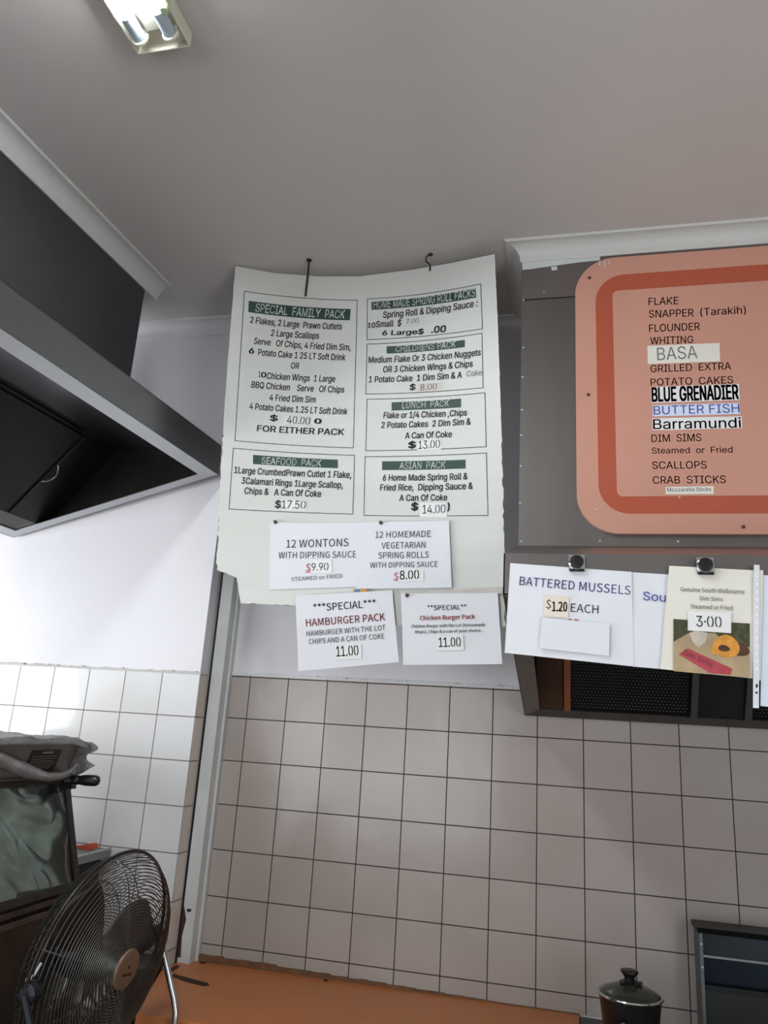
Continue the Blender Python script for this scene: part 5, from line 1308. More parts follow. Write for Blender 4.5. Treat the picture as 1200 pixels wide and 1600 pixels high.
def signplate(name, px_left, top_pt, bot_pt, r, y, th, m, right):
    xl = SP.un(*px_left)[0]
    zt = SP.un(*top_pt)[1]
    zb = SP.un(*bot_pt)[1]
    mb = MB()
    pl = rrect(xl, right, zb, zt, r)
    mb.prism([(x, y, z) for x, z in pl], (0, -th, 0))
    return mb.build(name, m, t), (xl, zt, zb)


signplate('backing_board', c3(343, 800), c3(800, 155), c3(800, 1412), 0.125, BY - 0.0005, 0.0165, pink, 2.75)
signplate('border_band', c3(437, 800), c3(800, 236), c3(800, 1321), 0.090, BY - 0.017, 0.0007, rust, 2.67)
CPN, _ = signplate('centre_panel', c3(516, 800), c3(800, 308), c3(800, 1243), 0.018, BY - 0.0177, 0.0007, pink, 2.61)
for (x, y) in ((403, 268), (398, 790), (1090, 1380)):
    p = SP.un(*c3(x, y))
    mb = MB()
    mb.lathe([(0.0055, 0), (0.005, 0.002), (0.002, 0.003)], (p[0], BY - 0.0168, p[1]), (0, -1, 0), 12)
    mb.build('screw', mat('brown_screw', '#5a3b30', 0.5, 0.5), t, smooth=True)
for (x, y) in ((433, 1302), (805, 1248)):
    p = SP.un(*c3(x, y))
    mb = MB()
    mb.lathe([(0.0028, 0), (0.002, 0.0012)], (p[0], BY - (0.0168 if x < 440 else 0.0176), p[1]), (0, -1, 0), 10)
    mb.build('plug', mat('cream_plug', '#d9b49a', 0.5), t)
SP2 = flat(BY - 0.0184)


def stk(pts, off=0.0003, m=sticker_w):
    return stick(t, SP2, [c3(*p) for p in pts], m, off, 'name_strip')


N1 = stk([(661, 573), (984, 560), (986, 642), (664, 654)], m=cream_paper)
N2 = stk([(678, 757), (1070, 743), (1074, 815), (680, 828)])
N3 = stk([(686, 838), (1073, 828), (1076, 877), (686, 888)], m=mat('pale_blue_strip', '#ccd6ea', 0.5))
N4 = stk([(683, 897), (1083, 887), (1085, 940), (684, 950)])
N5 = stk([(743, 1203), (957, 1199), (957, 1234), (743, 1235)], m=cream_paper)
L = Letters(SP2, 0.0006)
for (s, a, b, cap) in [('FLAKE', (666, 391), (800, 387), 33), ('SNAPPER', (668, 447), (868, 441), 33), ('(Tarakih)', (898, 438), (1102, 428), 33),
                       ('FLOUNDER', (669, 511), (896, 502), 33), ('WHITING', (674, 566), (867, 560), 32), ('GRILLED  EXTRA', (675, 691), (1036, 678), 32),
                       ('POTATO  CAKES', (676, 751), (1045, 740), 32), ('DIM  SIMS', (680, 1002), (903, 998), 33),
                       ('Steamed  or  Fried', (681, 1054), (1042, 1049), 27), ('SCALLOPS', (683, 1122), (927, 1120), 33),
                       ('CRAB  STICKS', (686, 1188), (1012, 1185), 33)]:
    L.line(s, c3(*a), c3(*b), cap / 2.857, K, 0.006, off=0.0004, to=CPN)
L.line('BASA', c3(706, 638), c3(886, 628), 56 / 2.857, grey_ink, 0.0, off=0.0012, to=N1)
L.line('BLUE GRENADIER', c3(681, 822), c3(1070, 810), 62 / 2.857, mat('dark_slate_ink', '#17222f', 0.6), 0.045, off=0.0012, to=N2)
L.line('BUTTER FISH', c3(690, 880), c3(1073, 870), 38 / 2.857, blue_ink, 0.0, off=0.0012, to=N3)
L.line('Barramundi', c3(687, 945), c3(1080, 938), 44 / 2.857, K, 0.008, off=0.0012, to=N4)
L.line('Mozzarella Sticks', c3(750, 1224), c3(946, 1221), 17 / 2.857, K, 0.0, off=0.0012, to=N5)
DR = Letters(SP2, 0.0006)
for (x, h) in ((447, 22), (470, 30), (488, 18)):
    DR.strip([c3(x, 192), c3(x + 4, 191.5), c3(x + 4, 191 + h), c3(x, 191 + h)], fil, off=-0.0010)
DR.build(t, 'paint_drips')

# ------------------------------------------------------------------ papers under magnets on the right hood
def c4(x, y):
    return (780 + x / 2.857, 840 + y / 2.857)


SF = flat(FY - 0.001)
pts = [c4(50, 115), c4(590, 155), c4(601, 576), c4(25, 515)]
t = thing('paper_sign', 'white paper sign for battered mussels under a black magnet', 'sign', SF.at(SF.un(*pts[3])))
mb = MB()
sheet(mb, SF, pts, 0.001, 0.001, wav=0.003, seed=6)
SHM = mb.build('sheet', paper, t, smooth=True)
mb = MB()
sheet(mb, SF, [c4(203, 257), c4(312, 264), c4(307, 362), c4(197, 353)], 0.0052, 0.0006, 6, 4)
STK = mb.build('price_sticker', mat('cream_patch', '#d8cfc0', 0.6, var=0.05), t)
mb = MB()
sheet(mb, SF, [c4(193, 360), c4(492, 387), c4(490, 530), c4(179, 495)], 0.0062, 0.0008, wav=0.004, seed=8)
mb.build('cover_patch', paper, t, smooth=True)['label'] = 'blank crumpled patch of paper'
L = Letters(SF, 0.0046, 'S')
L.line('BATTERED MUSSELS', c4(90, 213), c4(585, 257), 38 / 2.857, navy_ink, to=SHM)
L.line('$', c4(208, 316), c4(231, 318), 36 / 2.857, K, 0, off=0.0062, to=STK)
L.line('1.20', c4(236, 330), c4(304, 332), 42 / 2.857, K, 0.03, off=0.0062, to=STK)
L.line('EACH', c4(319, 332), c4(442, 341), 37 / 2.857, K, to=SHM)
L.line('OR', c4(303, 398), c4(356, 402), 36 / 2.857, red_ink, to=SHM)

pts = [c4(586, 155), c4(760, 166), c4(760, 590), c4(597, 576)]
t = thing('paper_sign', 'white paper sheet starting in blue letters Sou, tucked behind the dim sims sign', 'sign', SF.at(SF.un(*pts[3])))
mb = MB()
sheet(mb, SF, pts, -0.0002, 0.001, wav=0.003, seed=9)
mb.build('sheet', paper, t, smooth=True)
L = Letters(SF, 0.0040)
L.line('Sou', c4(641, 280), c4(742, 288), 38 / 2.857, blue_ink)
L.build(t)

pts = [c4(757, 130), c4(1140, 150), c4(1126, 630), c4(718, 588)]
t = thing('paper_sign', 'cream paper sign for steamed or fried dim sims with a photo print', 'sign', SF.at(SF.un(*pts[3])))
mb = MB()
sheet(mb, SF, pts, 0.0062, 0.001, wav=0.004, seed=10)
mb.build('sheet', cream_paper, t, smooth=True)
L = Letters(SF, 0.0112, 'S')
L.line('Genuine South Melbourne', c4(806, 244), c4(1090, 256), 19 / 2.857, K)
L.line('Dim Sims', c4(893, 284), c4(994, 288), 18 / 2.857, K)
L.line('Steamed or Fried', c4(851, 320), c4(1037, 328), 19 / 2.857, K)
L.build(t)
# the printed photograph
ph = MB()
grass = mat('print_grass', '#3f4026', 0.45, var=0.6, scale=90)
wrap = mat('print_paper_wrap', '#a5906f', 0.45, var=0.15, scale=25)
wrap2 = mat('print_bag', '#b9b1a2', 0.45, var=0.12, scale=30)
dim = mat('print_dim_sim', '#c88a33', 0.45, var=0.25, scale=60)
dimd = mat('print_shade_brown', '#4a2c18', 0.45, var=0.2, scale=60)
lab = mat('print_red_label', '#a8404a', 0.45, var=0.1, scale=40)
PM = [grass, wrap, wrap2, dim, dimd, lab]


def pol(pts, off, mi, dx=0.0):
    ph.add([SF.at(SF.un(*c4(*p)), off) for p in pts], [tuple(range(len(pts)))[::-1]], mi)


def ell(cx, cy, rx_, ry_, off, mi, rot=0.0, n=26, wob=0.0):
    q = []
    for i in range(n):
        a = 2 * math.pi * i / n
        k = 1 + wob * math.sin(3 * a + 1)
        x, y = rx_ * k * math.cos(a), ry_ * k * math.sin(a)
        q.append((cx + x * math.cos(rot) - y * math.sin(rot), cy + x * math.sin(rot) + y * math.cos(rot)))
    pol(q, off, mi)


pol([(775, 367), (1113, 387), (1113, 628), (775, 598)], 0.0112, 0)
pol([(775, 468), (850, 425), (960, 430), (1000, 470), (1113, 492), (1113, 628), (775, 598)], 0.0115, 1)
pol([(845, 432), (868, 418), (925, 428), (918, 468), (885, 495), (862, 470)], 0.0118, 2)
ell(1075, 505, 36, 28, 0.0118, 4, 0.2, wob=0.08)
ell(1010, 490, 58, 50, 0.0120, 3, 0.3, wob=0.04)
ell(960, 495, 16, 30, 0.0121, 3, 0.2, wob=0.1)
ell(998, 497, 26, 14, 0.0123, 4, 0.15, wob=0.06)
pol([(838, 497), (1036, 588), (1027, 615), (935, 606), (797, 523)], 0.0121, 5)
ph.build('photo_print', PM, t, fix=False)
L = Letters(SF, 0.0124)
L.line('Dim Sims', c4(815, 523), c4(945, 582), 23 / 2.857, mat('maroon_ink', '#5a1c26', 0.5), 0.0)
L.build(t, 'print_lettering')
STK = stick(t, SF, [c4(838, 333), c4(1030, 336), c4(1030, 430), c4(838, 418)], sticker_w, 0.0122)
L = Letters(SF, 0.0134)
L.line('3·00', c4(876, 401), c4(988, 405), 48 / 2.857, K, 0.0, stencil=True, to=STK)

t = thing('binder_strip', 'white plastic binder strip with punched holes beside the dim sims sign', 'plastic strip', SF.at(SF.un(*c4(1127, 762))))
mb = MB()
sheet(mb, SF, [c4(1130, 128), c4(1155, 129), c4(1152, 763), c4(1126, 761)], 0.013, 0.0016, 4, 12)
mb.build('strip', mat('white_plastic', '#d5dade', 0.35), t)
mb = MB()
for (x, y, a, b) in ((1142, 664, 5, 9), (1141, 694, 5, 5.5)):
    q = [SF.at(SF.un(*c4(x + a * math.cos(2 * math.pi * i / 20), y + b * math.sin(2 * math.pi * i / 20))), 0.0148) for i in range(20)]
    mb.prism(q, (0, 0.001, 0))
mb.build('hole', black_plastic, t)
mb = MB()
for y in range(180, 600, 34):
    mb.lathe([(0.0022, 0), (0.0018, 0.0005)], SF.at(SF.un(*c4(1144, y)), 0.0146), (0, -1, 0), 10)
mb.build('weld_spots', mat('pale_spot', '#f0f2f3', 0.3), t)
mb = MB()
sheet(mb, SF, [c4(1148, 150), c4(1172, 152), c4(1160, 640), c4(1140, 640)], 0.0115, 0.0006, 4, 10, wav=0.002, seed=12)
mb.build('sleeve_edge', cream_paper, t, smooth=True)
mb = MB()
sheet(mb, SF, [c4(1172, 172), c4(1500, 190), c4(1490, 790), c4(1160, 752)], 0.009, 0.001, wav=0.002, seed=11)
tag(mb.build('paper_sign', mat('pale_blue_paper', '#d0d8e6', 0.4), loc=SF.at(SF.un(*c4(1175, 185))), smooth=True),
    'pale blue paper cut off by the right edge of the photo', 'sign')


def magnet(px, py, off, label):
    p = np.array(SF.at(SF.un(px, py), off))
    t = thing('magnet', label, 'magnet', p)
    r = 0.0172
    mb = MB()
    mb.slab(p + [-r, 0, -r], p + [r, 0, -r], p + [r, 0, r], p + [-r, 0, r], (0, -0.003, 0))
    mb.build('plate', chrome, t, bevel=0.0008)
    mb = MB()
    mb.lathe([(r * 0.98, 0.003), (r * 0.98, 0.008), (r * 0.86, 0.0095), (r * 0.80, 0.0085)], p, (0, -1, 0), 32)
    mb.build('rim', chrome, t, smooth=True)
    mb = MB()
    mb.lathe([(r * 0.86, 0.003), (r * 0.84, 0.0098), (r * 0.70, 0.0105)], p, (0, -1, 0), 32)
    mb.build('face', black_plastic, t, smooth=True)
    mb = MB()
    mb.box((p[0] - r * 0.9, p[1] - 0.007, p[2] - r * 1.18), (p[0] + r * 0.95, p[1] - 0.0005, p[2] - r * 0.86))
    mb.build('foot', black_plastic, t, bevel=0.001)


magnet(901, 880, 0.0055, 'round black magnet in a chrome frame holding the battered mussels sign')
magnet(1100, 885.5, 0.0118, 'round black magnet in a chrome frame holding the dim sims sign')

# ------------------------------------------------------------------ counter and stove
CZ = 0.918
t = thing('counter', 'worn orange laminate counter top along the tiled wall', 'counter', (0.2, -0.3, CZ))
mb = MB()
mb.prism([(0.0125, -0.0005, CZ - 0.035), (0.0125, -0.16, CZ - 0.035), (0.13, -0.512, CZ - 0.035), (1.330, -0.512, CZ - 0.035), (1.330, -0.0005, CZ - 0.035)], (0, 0, 0.035))
mb.build('worktop', counter_m, t, bevel=0.003)
mb = MB()
for i in range(40):
    a, b = 0.066 + 1.264 * i / 40, 0.066 + 1.264 * (i + 1) / 40
    k = 1 - i / 34
    if k <= 0.05:
        k = 0.05
    hh = 0.002 + 0.019 * k * (0.8 + 0.4 * random.random())
    mb.box((a, -0.012 * k - 0.003, CZ), (b, 0.0, CZ + hh))
mb.build('back_strip', brown_strip, t)
for q in ([(266, 1525), (272, 1522), (325, 1536), (327, 1540), (318, 1541), (290, 1534)], [(263, 1515), (276, 1508), (281, 1510), (268, 1519)], [(312, 1503), (322, 1501), (326, 1504), (315, 1506)], [(505, 1531), (511, 1530), (513, 1533), (507, 1534)]):
    mb = MB()
    mb.prism([on(x, y, 2, CZ + 0.0002) for x, y in q], (0, 0, 0.0006))
    mb.build('burn_mark', burn, t)
mb = MB()
mb.box((0.14, -0.50, 0.0), (1.325, -0.001, CZ - 0.035))
mb.build('cabinet', mat('dark_cabinet', '#2a211c', 0.6), t)

t = thing('stove', 'dark grey stove top at lower right with a pot on it', 'stove', (1.9, -0.35, 0))
mb = MB()
mb.box((1.333, -0.75, 0.0), (3.0, -0.001, 0.905))
mb.build('body', steel_black, t, bevel=0.004)
mb = MB()
mb.box((1.333, -0.75, 0.905), (3.0, -0.001, 0.914))
mb.build('hob', mat('dark_grey_enamel', '#4a4a4a', 0.4, 0.3, var=0.15), t, bevel=0.002)

# pot
PC = np.array([1.459, -0.30, 0.914])
PR, PH = 0.083, 0.155
t = thing('pot', 'black lidded cooking pot with black knob on the stove', 'pot', PC)
pot_m = mat('black_enamel', '#1e1d1b', 0.3, 0.2, var=0.2, scale=12)
mb = MB()
mb.lathe([(PR * 0.68, 0), (PR * 0.75, 0.01), (PR * 0.97, PH - 0.006), (PR, PH), (PR * 0.95, PH), (PR * 0.9, PH - 0.01)], PC, seg=56)
mb.build('body', pot_m, t, smooth=True)
mb = MB()
mb.lathe([(PR * 1.03, PH), (PR * 1.05, PH + 0.003), (PR * 1.03, PH + 0.006), (PR * 0.98, PH + 0.006)], PC, seg=56)
mb.build('rim', chrome, t, smooth=True)
mb = MB()
prof = [(PR * 1.0, PH + 0.004)]
for i in range(1, 9):
    a = i / 8
    prof.append((PR * (1.0 - 0.8 * a), PH + 0.006 + 0.021 * math.sin(a * math.pi / 2)))
mb.lathe(prof, PC, seg=56)
ld = mb.build('lid', mat('dark_glass_lid', '#33352c', 0.12, 0.0, var=0.15, scale=10), t, smooth=True)
mb = MB()
kz = PH + 0.026
mb.lathe([(0.026, kz), (0.027, kz + 0.006), (0.018, kz + 0.009), (0.013, kz + 0.016), (0.016, kz + 0.022), (0.0235, kz + 0.03), (0.0235, kz + 0.034), (0.019, kz + 0.036)], PC, seg=28)
mb.box((PC[0] + 0.015, PC[1] - 0.006, PC[2] + kz + 0.002), (PC[0] + 0.033, PC[1] + 0.006, PC[2] + kz + 0.01))
mb.build('knob', black_plastic, ld, smooth=True)
mb = MB()
hd = np.array([-0.25, -0.97, 0])
u = np.array([0.97, -0.25, 0])
hc = PC + hd * PR * 0.9 + [0, 0, PH - 0.05]
mb.lathe([(0.013, -0.004), (0.014, 0.012), (0.012, 0.026), (0.006, 0.030)], hc, hd, 18)
mb.build('handle', black_plastic, t, smooth=True)

# benchtop grill in the lower right corner
GY = -0.105
g = [on(1086, 1450, 1, GY), on(1097, 1535, 1, GY)]
gx = g[0][0] + 0.010
gz = g[0][2] - 0.010
t = thing('benchtop_grill', 'dark stainless benchtop grill in the lower right corner', 'grill', (gx + 0.25, -0.05, 0.914))
gm = mat('grill_steel', '#2d3236', 0.35, 0.8, var=0.12, scale=6)
XR = gx + 0.55
mb = MB()
mb.box((gx, GY, 0.914), (gx + 0.010, -0.012, gz))
mb.build('side_panel', mat('grill_side', '#676b6c', 0.4, 0.7), t, bevel=0.001)
mb = MB()
mb.box((XR - 0.01, GY, 0.914), (XR, -0.012, gz))
mb.build('side_panel', mat('grill_side', '#676b6c', 0.4, 0.7), t, bevel=0.001)
mb = MB()
mb.box((gx, -0.012, 0.914), (XR, -0.003, gz))
mb.build('back_panel', mat('grill_side', '#676b6c', 0.4, 0.7), t, bevel=0.001)
mb = MB()
mb.prism([(gx - 0.006, GY - 0.02, gz + 0.002), (gx - 0.006, GY - 0.008, gz + 0.014), (gx - 0.006, -0.004, gz + 0.014), (gx - 0.006, -0.004, gz)], (XR - gx + 0.012, 0, 0))
mb.build('top', mat('grill_top', '#1d1f20', 0.4, 0.5), t, bevel=0.001)
mb = MB()
mb.box((gx + 0.010, GY + 0.012, gz - 0.058), (XR - 0.01, GY + 0.02, gz))
mb.build('upper_panel', gm, t)
mb = MB()
mb.box((gx + 0.010, GY + 0.002, gz - 0.064), (XR - 0.01, GY + 0.02, gz - 0.058))
mb.build('shelf_edge', chrome, t)
mb = MB()
mb.box((gx + 0.010, GY + 0.03, gz - 0.135), (XR - 0.01, GY + 0.035, gz - 0.064))
mb.build('recess', mat('grill_recess', '#18222c', 0.3, 0.7), t)
mb = MB()
mb.box((gx + 0.010, GY + 0.004, gz - 0.15), (XR - 0.01, GY + 0.035, gz - 0.135))
mb.build('rail', mat('grill_top', '#1d1f20', 0.4, 0.5), t)
mb = MB()
mb.box((gx + 0.010, GY + 0.010, 0.914), (XR - 0.01, GY + 0.02, gz - 0.15))
mb.build('lower_panel', mat('grill_lower', '#2c302d', 0.45, 0.6, var=0.2), t)
for zz in (-0.03, -0.09):
    mb = MB()
    mb.lathe([(0.0035, 0), (0.003, 0.002)], (gx + 0.005, GY, gz + zz), (0, -1, 0), 10)
    mb.build('rivet', steel_lip, t)

# ------------------------------------------------------------------ food warmer at left
WY0, WY1 = -1.35, -0.45
t = thing('food_warmer', 'greasy steel food warmer with glass door under the left range hood', 'food warmer', (-0.5, -0.9, 0.0))
wm = mat('greasy_brown_steel', '#4d4239', 0.42, 0.55, var=0.3, scale=8, bump=0.05)
wg = mat('worn_grey_steel', '#77716c', 0.4, 0.6, var=0.15, scale=8)
mb = MB()
mb.prism([(-0.218, WY0, 1.612), (-0.252, WY0, 1.51), (-0.85, WY0, 1.51), (-0.85, WY0, 1.612)], (0, WY1 - WY0, 0))
mb.build('control_box', wg, t, bevel=0.003)
mb = MB()
mb.prism([(-0.270, WY0, 1.51), (-0.18, WY0, 1.20), (-0.85, WY0, 1.20), (-0.85, WY0, 1.51)], (0, 0.01, 0))
mb.build('end_panel', mat('rusty_red_panel', '#3d211c', 0.5, 0.2, var=0.2, scale=12), t)
mb = MB()
mb.prism([(-0.253, WY1 - 0.006, 1.51), (-0.155, WY1 - 0.006, 1.20), (-0.85, WY1 - 0.006, 1.20), (-0.85, WY1 - 0.006, 1.51)], (0, 0.006, 0))
mb.build('end_panel', mat('rusty_red_panel', '#3d211c', 0.5, 0.2, var=0.2, scale=12), t)
# door frame: four bars around the glass on the sloping front
ft, fbm = np.array([-0.250, 0, 1.508]), np.array([-0.150, 0, 1.195])
sd = fbm - ft


def wf(s, y, off=0.0):
    nn = np.array([-sd[2], 0, sd[0]])
    nn /= np.linalg.norm(nn)
    if nn[0] < 0:
        nn = -nn
    return ft + sd * s + np.array([0, y, 0]) + nn * off


mb = MB()
for (s0, s1, ya, yb) in ((0, 0.055, WY0, WY1), (0.93, 1.0, WY0, WY1), (0, 1, WY1 - 0.022, WY1), (0, 1, WY0, WY0 + 0.02)):
    mb.slab(wf(s0, ya), wf(s0, yb), wf(s1, yb), wf(s1, ya), wf(0, 0, 0.012) - wf(0, 0))
door = mb.build('door_frame', mat('dark_door_frame', '#39342f', 0.45, 0.6, var=0.3, scale=20), t, bevel=0.001)
mb = MB()
mb.slab(wf(0.05, WY0 + 0.015, 0.002), wf(0.05, WY1 - 0.018, 0.002), wf(0.94, WY1 - 0.018, 0.002), wf(0.94, WY0 + 0.015, 0.002), wf(0, 0, 0.004) - wf(0, 0))
mb.build('glass', mat('grimy_glass', '#e4eeeb', 0.05, 0.0, var=0.02, trans=1.0, ior=1.3), door)
# crumpled foil lining just behind the glass
nx, ny = 110, 60
vs = []
for j in range(ny + 1):
    for i in range(nx + 1):
        s, y = 0.02 + 0.96 * j / ny, WY0 + 0.012 + (WY1 - WY0 - 0.020) * i / nx
        p = np.array(wf(s, y))
        h = noise.noise((p[1] * 5 + p[2] * 4, p[2] * 6, 3.1)) * 0.03 + (abs(noise.noise((p[1] * 9 + p[2] * 8, p[2] * 6 - p[1] * 3, 8.1))) ** 0.7) * 0.035
        vs.append(wf(s, y, min(-0.0035, -0.026 + 0.55 * h)))
fs = [(j * (nx + 1) + i, j * (nx + 1) + i + 1, (j + 1) * (nx + 1) + i + 1, (j + 1) * (nx + 1) + i) for j in range(ny) for i in range(nx)]
mb = MB()
mb.add(vs, fs)
fo = mb.build('foil_lining', mat('dull_foil', '#b9c0bc', 0.22, 0.9, var=0.2, scale=9), t, smooth=True)
mb = MB()
mb.box((-0.85, WY0, 0.70), (-0.165, WY1, 1.197))
mb.build('cabinet', wm, t, bevel=0.004)
mb = MB()
for k, zz in enumerate((1.186, 1.160)):
    mb.box((-0.166, WY0, zz - 0.016), (-0.148 + 0.006 * k, WY1, zz))
mb.build('sill', mat('grimy_sill', '#5a4d44', 0.45, 0.5, var=0.3, scale=16), t, bevel=0.002)
# door latch handle
lp = wf(0.03, WY1 - 0.02, 0.014)
mb = MB()
hv = np.array([0.094, 0.02, 0.002])
mb.box(lp + [-0.02, -0.012, -0.026], lp + [0.03, 0.012, 0.010])
mb.tube([lp + [0.0, -0.005, -0.003], lp + hv * 0.42], [0.016, 0.014], 12)
mb.tube([lp + hv * 0.40, lp + hv * 0.5, lp + hv * 0.7, lp + hv * 0.95, lp + hv * 1.06, lp + hv * 1.1], [0.012, 0.015, 0.0172, 0.0172, 0.013, 0.005], 14)
mb.build('latch_handle', black_plastic, door, smooth=True)
# rating plate with rows of print
q = [on(*p, 0, -0.2415) for p in ((41.5, 1172), (89, 1169.5), (90, 1206), (44, 1199))]
pn = np.array([0.004, 0, 0])
mb = MB()
zA, zB, yA, yB = 1.588, 1.528, -0.80, -0.64


def cbx(z, off):
    return -0.252 + (z - 1.51) / 0.102 * 0.034 + off


def cplate(mb, y0_, y1_, z0_, z1_, off, mi=0):
    mb.slab((cbx(z0_, off), y0_, z0_), (cbx(z0_, off), y1_, z0_), (cbx(z1_, off), y1_, z1_), (cbx(z1_, off), y0_, z1_), (0.0012, 0, 0), mi)


yA, yB = on(42, 1190, 0, -0.235)[1], on(89, 1190, 0, -0.235)[1]
zB, zA = on(66, 1206, 0, -0.24)[2], on(66, 1172, 0, -0.23)[2]
cplate(mb, yA, yB, zB, zA, 0.0005)
pl = mb.build('rating_plate', mat('dark_plate', '#2b2522', 0.4, 0.3), t)
mb = MB()
hh = zA - zB
cplate(mb, yA + 0.35 * (yB - yA), yA + 0.7 * (yB - yA), zA - 0.15 * hh, zA - 0.07 * hh, 0.0018)
for k in range(6):
    z = zA - hh * (0.28 + 0.105 * k)
    cplate(mb, yA + 0.1 * (yB - yA), yA + (0.92 - 0.05 * (k % 3)) * (yB - yA), z - 0.022 * hh, z, 0.0018)
mb.build('print_rows', mat('plate_print', '#8a8076', 0.5), pl)

# plastic sheet thrown over it
NX, NY = 44, 70
vs = []
for j in range(NY + 1):
    y = WY0 - 0.02 + (WY1 + 0.035 - WY0) * j / NY
    for i in range(NX + 1):
        s = i / NX
        w = 0.010 * noise.noise((s * 7, y * 9, 1.7)) + 0.006 * noise.noise((s * 21, y * 25, 4.1))
        if s < 0.8:
            x = -0.84 + 0.64 * (s / 0.8)
            z = 1.632 + w
        else:
            d = (s - 0.8) / 0.2
            x = -0.20 + 0.012 * math.sin(d * math.pi / 2) + 0.6 * w
            z = 1.632 + w * (1 - d) - 0.016 * d * d - 0.004 * d
        z -= 0.02 * max(0, (j / NY - 0.86) / 0.14) ** 2
        vs.append((x, y, max(z, 1.6165 if x < -0.214 else 0)))
mb = MB()
mb.add(vs, [(j * (NX + 1) + i, j * (NX + 1) + i + 1, (j + 1) * (NX + 1) + i + 1, (j + 1) * (NX + 1) + i) for j in range(NY) for i in range(NX)])
# end flap hanging at the far end
vs = []
for j in range(15):
    for i in range(21):
        x = -0.62 + 0.435 * i / 20 + 0.02 * math.sin(j * 0.5) * (i / 20)
        d = j / 14
        vs.append((x + 0.010 * noise.noise((i * 0.4, j * 0.3, 2)), WY1 + 0.012 + 0.012 * noise.noise((i * 0.5, j * 0.2, 9)) + 0.018 * d, 1.618 - 0.115 * d * (0.75 + 0.25 * math.sin(i * 0.5))))
mb.add(vs, [(j * 21 + i, j * 21 + i + 1, (j + 1) * 21 + i + 1, (j + 1) * 21 + i) for j in range(14) for i in range(20)])
# slack band sagging across the front
up_ = [(-40, 1158), (0, 1172), (40, 1191), (75, 1207), (98, 1206), (112, 1199), (120, 1190)]
lo_ = [(-40, 1178), (0, 1200), (40, 1217), (75, 1222), (98, 1219), (114, 1212), (122, 1203)]
vs = []
for i in range(31):
    x = -40 + 5.35 * i
    for j in range(7):
        f = j / 6
        if True:
            a, b = plerp(up_, min(x, 120)), plerp(lo_, min(x + 1, 122))
        y = a + (b - a) * f
        vs.append(on(x, y, 0, -0.205 + 0.016 * math.sin(math.pi * f) + 0.004 * math.sin(i * 0.9 + f * 3)))
mb.add(vs, [(i * 7 + j, i * 7 + j + 1, (i + 1) * 7 + j + 1, (i + 1) * 7 + j) for i in range(30) for j in range(6)])
o = mb.build('plastic_sheet', mat('grey_plastic_film', '#8a8785', 0.32, var=0.2, scale=14, bump=0.5, bscale=50, alpha=0.86), loc=(-0.5, -0.9, 1.62), smooth=True, fix=False)
md = o.modifiers.new('thickness', 'SOLIDIFY')
md.thickness = 0.0012
tag(o, 'crumpled grey plastic sheet draped over the food warmer', 'plastic sheet')

# orange handled scraper and steel tray behind the warmer
mb = MB()
a, b = on(118, 1322, 1, -0.20), on(148, 1317, 1, -0.20)
c, d = on(151, 1325, 1, -0.20), on(122, 1333, 1, -0.20)
mb.prism([a, b, on(150.5, 1319, 1, -0.2), c, d], (0, 0.012, 0))
o = tag(mb.build('scraper', mat('orange_plastic', '#cf5a3c', 0.4), loc=tuple(d), bevel=0.001), 'orange plastic scraper lying on the steel tray behind the food warmer', 'scraper')
t = thing('steel_tray', 'grey steel tray between the food warmer and the white tiles', 'tray', (-0.35, -0.25, 1.0))
mb = MB()
q = [on(100, 1336, 1, -0.212), on(140, 1326, 1, -0.20), on(157, 1338, 1, -0.20)]
zt = q[1][2]
mb.box((-0.80, -0.432, zt - 0.03), (q[2][0], -0.14, zt - 0.004))
mb.build('pan', mat('tray_steel', '#8f8d8b', 0.4, 0.6, var=0.1), t, bevel=0.002)
mb = MB()
mb.tube([(-0.80, -0.436, zt - 0.002), (q[2][0], -0.436, zt - 0.002), (q[2][0], -0.14, zt - 0.002)], 0.004, 8)
mb.build('rim', chrome, t, smooth=True)
mb = MB()
mb.box((-0.78, -0.40, 0.955), (q[2][0] - 0.03, -0.145, zt - 0.03))
mb.build('stand', steel_black, t)
mb = MB()
mb.box((-0.80, -0.442, 0.0), (0.008, -0.134, 0.955))
mb.build('base_cabinet', mat('greasy_dark_cabinet', '#2b211a', 0.5, 0.2, var=0.3), t, bevel=0.004)

# ------------------------------------------------------------------ fan
def depthpt(px, py, d):
    r = ray(px, py)
    return CAM + r * d / np.dot(r, AX[2])


FC = depthpt(157, 1499, 1.87)
al, be = math.radians(-5), math.radians(-8)
fn = np.array([math.cos(al) * math.cos(be), math.sin(al) * math.cos(be), math.sin(be)])
fu = np.cross(fn, [0, 0, 1.0])
fu /= np.linalg.norm(fu)
fv = np.cross(fu, fn)
FR = 0.25
BZf = 0.76
t = thing('fan', 'tilted metal fan with wire grille in the lower left corner', 'fan', (FC[0], FC[1], BZf))
wire = mat('dull_chrome_wire', '#6a6a66', 0.28, 0.9, var=0.15, scale=20)


def fp(r, a, h):
    return FC + fn * h + r * (math.cos(a) * fu + math.sin(a) * fv)


def grille(name, sign, depth, r0, nring, nrib, wr):
    mb = MB()
    prof = lambda r: sign * depth * (0.62 * (1 - (r / FR) ** 11) + 0.38 * (1 - (r / FR) ** 2))
    for k in range(nring):
        r = r0 + (FR - 0.003 - r0) * k / (nring - 1)
        mb.tube([fp(r, 2 * math.pi * i / 72, prof(r)) for i in range(72)], wr, 5, closed=True)
    for k in range(nrib):
        a = 2 * math.pi * (k + 0.3) / nrib
        mb.tube([fp(r0 + (FR - r0) * i / 14, a, prof(r0 + (FR - r0) * i / 14) - sign * 0.003) for i in range(15)], wr * 1.4, 6)
    return mb.build(name, wire, t, smooth=True)


